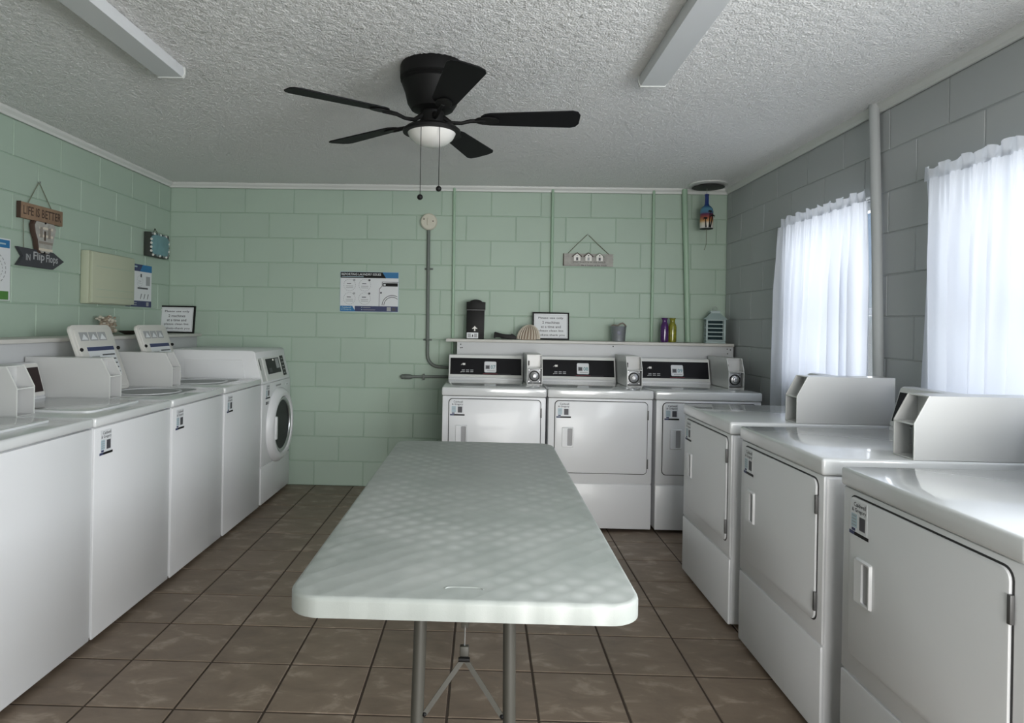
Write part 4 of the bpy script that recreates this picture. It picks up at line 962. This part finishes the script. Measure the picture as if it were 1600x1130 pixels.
for R in (.085, .070):
    for k in range(18):
        a, b2 = PI / 2 * (k / 18) + PI / 2, PI / 2 * ((k + 1) / 18) + PI / 2
        if .428 + R * math.cos(a) < w: p.add([(.428 + q * math.cos(t_), -.0070, .052 + q * math.sin(t_)) for q, t_ in ((R, a), (R - .005, a), (R - .005, b2), (R, b2))], [(0, 1, 2, 3)], DKGREY)
        a, b2 = PI / 2 - PI / 3 * (k / 18), PI / 2 - PI / 3 * ((k + 1) / 18)
        if .428 + R * math.cos(b2) < w - .002: p.add([(.428 + q * math.cos(t_), -.0070, .052 + q * math.sin(t_)) for q, t_ in ((R, a), (R - .005, a), (R - .005, b2), (R, b2))], [(0, 1, 2, 3)], DKGREY)
p.lathe([(.008, -.006), (.008, -.0075), (.0001, -.0075)], DKGREY, 12, (.335, 0, .155), 'y')
p.obj('sheet', r, smooth=False, fix=False)

r = thing('beach_hut_sign', (3.250, 0, 1.826), 0, 'whitewashed board sign with three little beach huts hung on the back wall', 'sign')
b = MB(); n = 9; pts = [(.0 + (.006 if k % 2 else 0), .012 + .10 * k / n) for k in range(n + 1)]; pts = [(p_[0], p_[1]) for p_ in pts] + [(.405 - (.006 if k % 2 else 0), .110 - .10 * k / n) for k in range(n + 1)]
b.prism(pts[::-1], -.022, -.004, WOODW, 'y').box(-.001, .004, -.0225, -.0045, .012, .112, WOODD); bd = b.obj('board', r, smooth=False)
b = MB(); b.text('your heart is at the beach', .075, .032, .265, -.0228, mat('grey_script_ink', (.16, .16, .15), .7), h=.021).text('life is better at the beach', .145, .012, .205, -.0228, DKGREY, h=.012); b.obj('lettering', bd, smooth=False)
for k, x in enumerate((.108, .200, .290)):
    b = MB(); b.prism([(x - .026, .052), (x + .026, .052), (x + .026, .092), (x, .112), (x - .026, .092)], -.036, -.020, BWHITE, 'y')
    hh = b.obj('hut', r, smooth=False)
    b = MB(); rc = WOODD if k < 2 else mat('faded_green_roof', (.25, .31, .25), .7)
    b.prism([(x - .038, .084), (x, .112), (x + .038, .084), (x + .038, .090), (x, .121), (x - .038, .090)], -.042, -.018, rc, 'y'); b.obj('roof', hh, smooth=False)
    b = MB(); b.box(x - .008, x + .008, -.0375, -.035, .056, .080, DKGREY if k != 1 else MIDG); b.lathe([(.005, -.036), (.005, -.0385), (.0001, -.0385)], BLACK if k else MIDG, 10, (x, 0, .095), 'y'); b.obj('door', hh, smooth=False)
b = MB(); b.tube([(.035, -.013, .112), (.112, -.010, .192), (.190, -.008, .268)], .0032, ROPE, 6).tube([(.204, -.008, .262), (.28, -.010, .190), (.372, -.013, .106)], .0032, ROPE, 6); b.obj('cord', r)
b = MB(); b.tube([(.200, -.002, .268), (.198, -.016, .264), (.196, -.016, .280)], .0025, STEEL, 6); b.obj('hook', r)

# ------------------------------------------------------------------ curtains
def curtain(ya, yb, ztop, zbot, label, seed, flare=0.0):
    """ya far side, yb near side (more negative)"""
    rnd = random.Random(seed); NU, NV = 240, 26
    folds = []; u = 0
    ph = [rnd.uniform(0, 6.28) for _ in range(6)]
    r = thing('curtain', (0, 0, 0), 0, label, 'curtain', 'white window curtains')
    vs = []; fs = []
    nf = abs(yb - ya) / .105
    for v in range(NV + 1):
        t = v / NV; z = ztop + (zbot - ztop) * t
        for u in range(NU + 1):
            s = u / NU
            y = ya + (yb - ya) * s + flare * (1 - s) * t
            w = s + .012 * math.sin(2 * PI * 2.3 * s + ph[0]) * (1 - .3 * t) + .02 * (t - .5) * math.sin(2 * PI * 1.4 * s + ph[3])
            amp = .010 + .016 * min(1, t * 3)
            f = math.sin(2 * PI * nf * w + ph[1]) + .35 * math.sin(2 * PI * nf * 2.1 * w + ph[2] + t) * (1 - .5 * t) + .3 * math.sin(2 * PI * nf * .5 * w + ph[4])
            f += (1 - min(1, t * 6)) * .5 * math.sin(2 * PI * nf * 5 * w + ph[5])
            y += .012 * math.cos(2 * PI * nf * w + ph[1]) * min(1, t * 3)
            vs.append((4.515 + amp * f, y, z))
    for v in range(NV):
        for u in range(NU): a = v * (NU + 1) + u; fs.append((a, a + 1, a + NU + 2, a + NU + 1))
    b = MB(); b.add(vs, fs, CURT); b.obj('cloth', r, ang=180, fix=False)
    vs = []; fs = []; NV2 = 6
    for v in range(NV2 + 1):
        t = v / NV2; z = ztop - .004 + .056 * t
        for u in range(NU + 1):
            s = u / NU; y = ya + (yb - ya) * s
            f = math.sin(2 * PI * nf * 1.6 * s + ph[2]) * (.3 + t) + .5 * math.sin(2 * PI * nf * 3.1 * s + ph[3]) * (.5 + .5 * t)
            zz = z + t * .008 * math.sin(2 * PI * nf * .9 * s + ph[0]) + t * .0035 * math.sin(2 * PI * nf * 1.7 * s + ph[1])
            vs.append((4.512 + .007 * f, y, zz))
    for v in range(NV2):
        for u in range(NU): a = v * (NU + 1) + u; fs.append((a, a + 1, a + NU + 2, a + NU + 1))
    b = MB(); b.add(vs, fs, CURT); b.obj('ruffle', r, ang=180, fix=False)
    b = MB(); b.tube([(4.532, ya + .012, ztop + .002), (4.532, yb - .012, ztop + .002)], .0045, STEEL, 8); b.obj('rod', r)
    return r
curtain(-1.10, -2.045, 2.005, .82, 'white curtain on the farther window, past the thick white pipe', 3, .06)
curtain(-2.475, -3.60, 2.005, .96, 'white curtain on the nearer window at the right edge', 8)
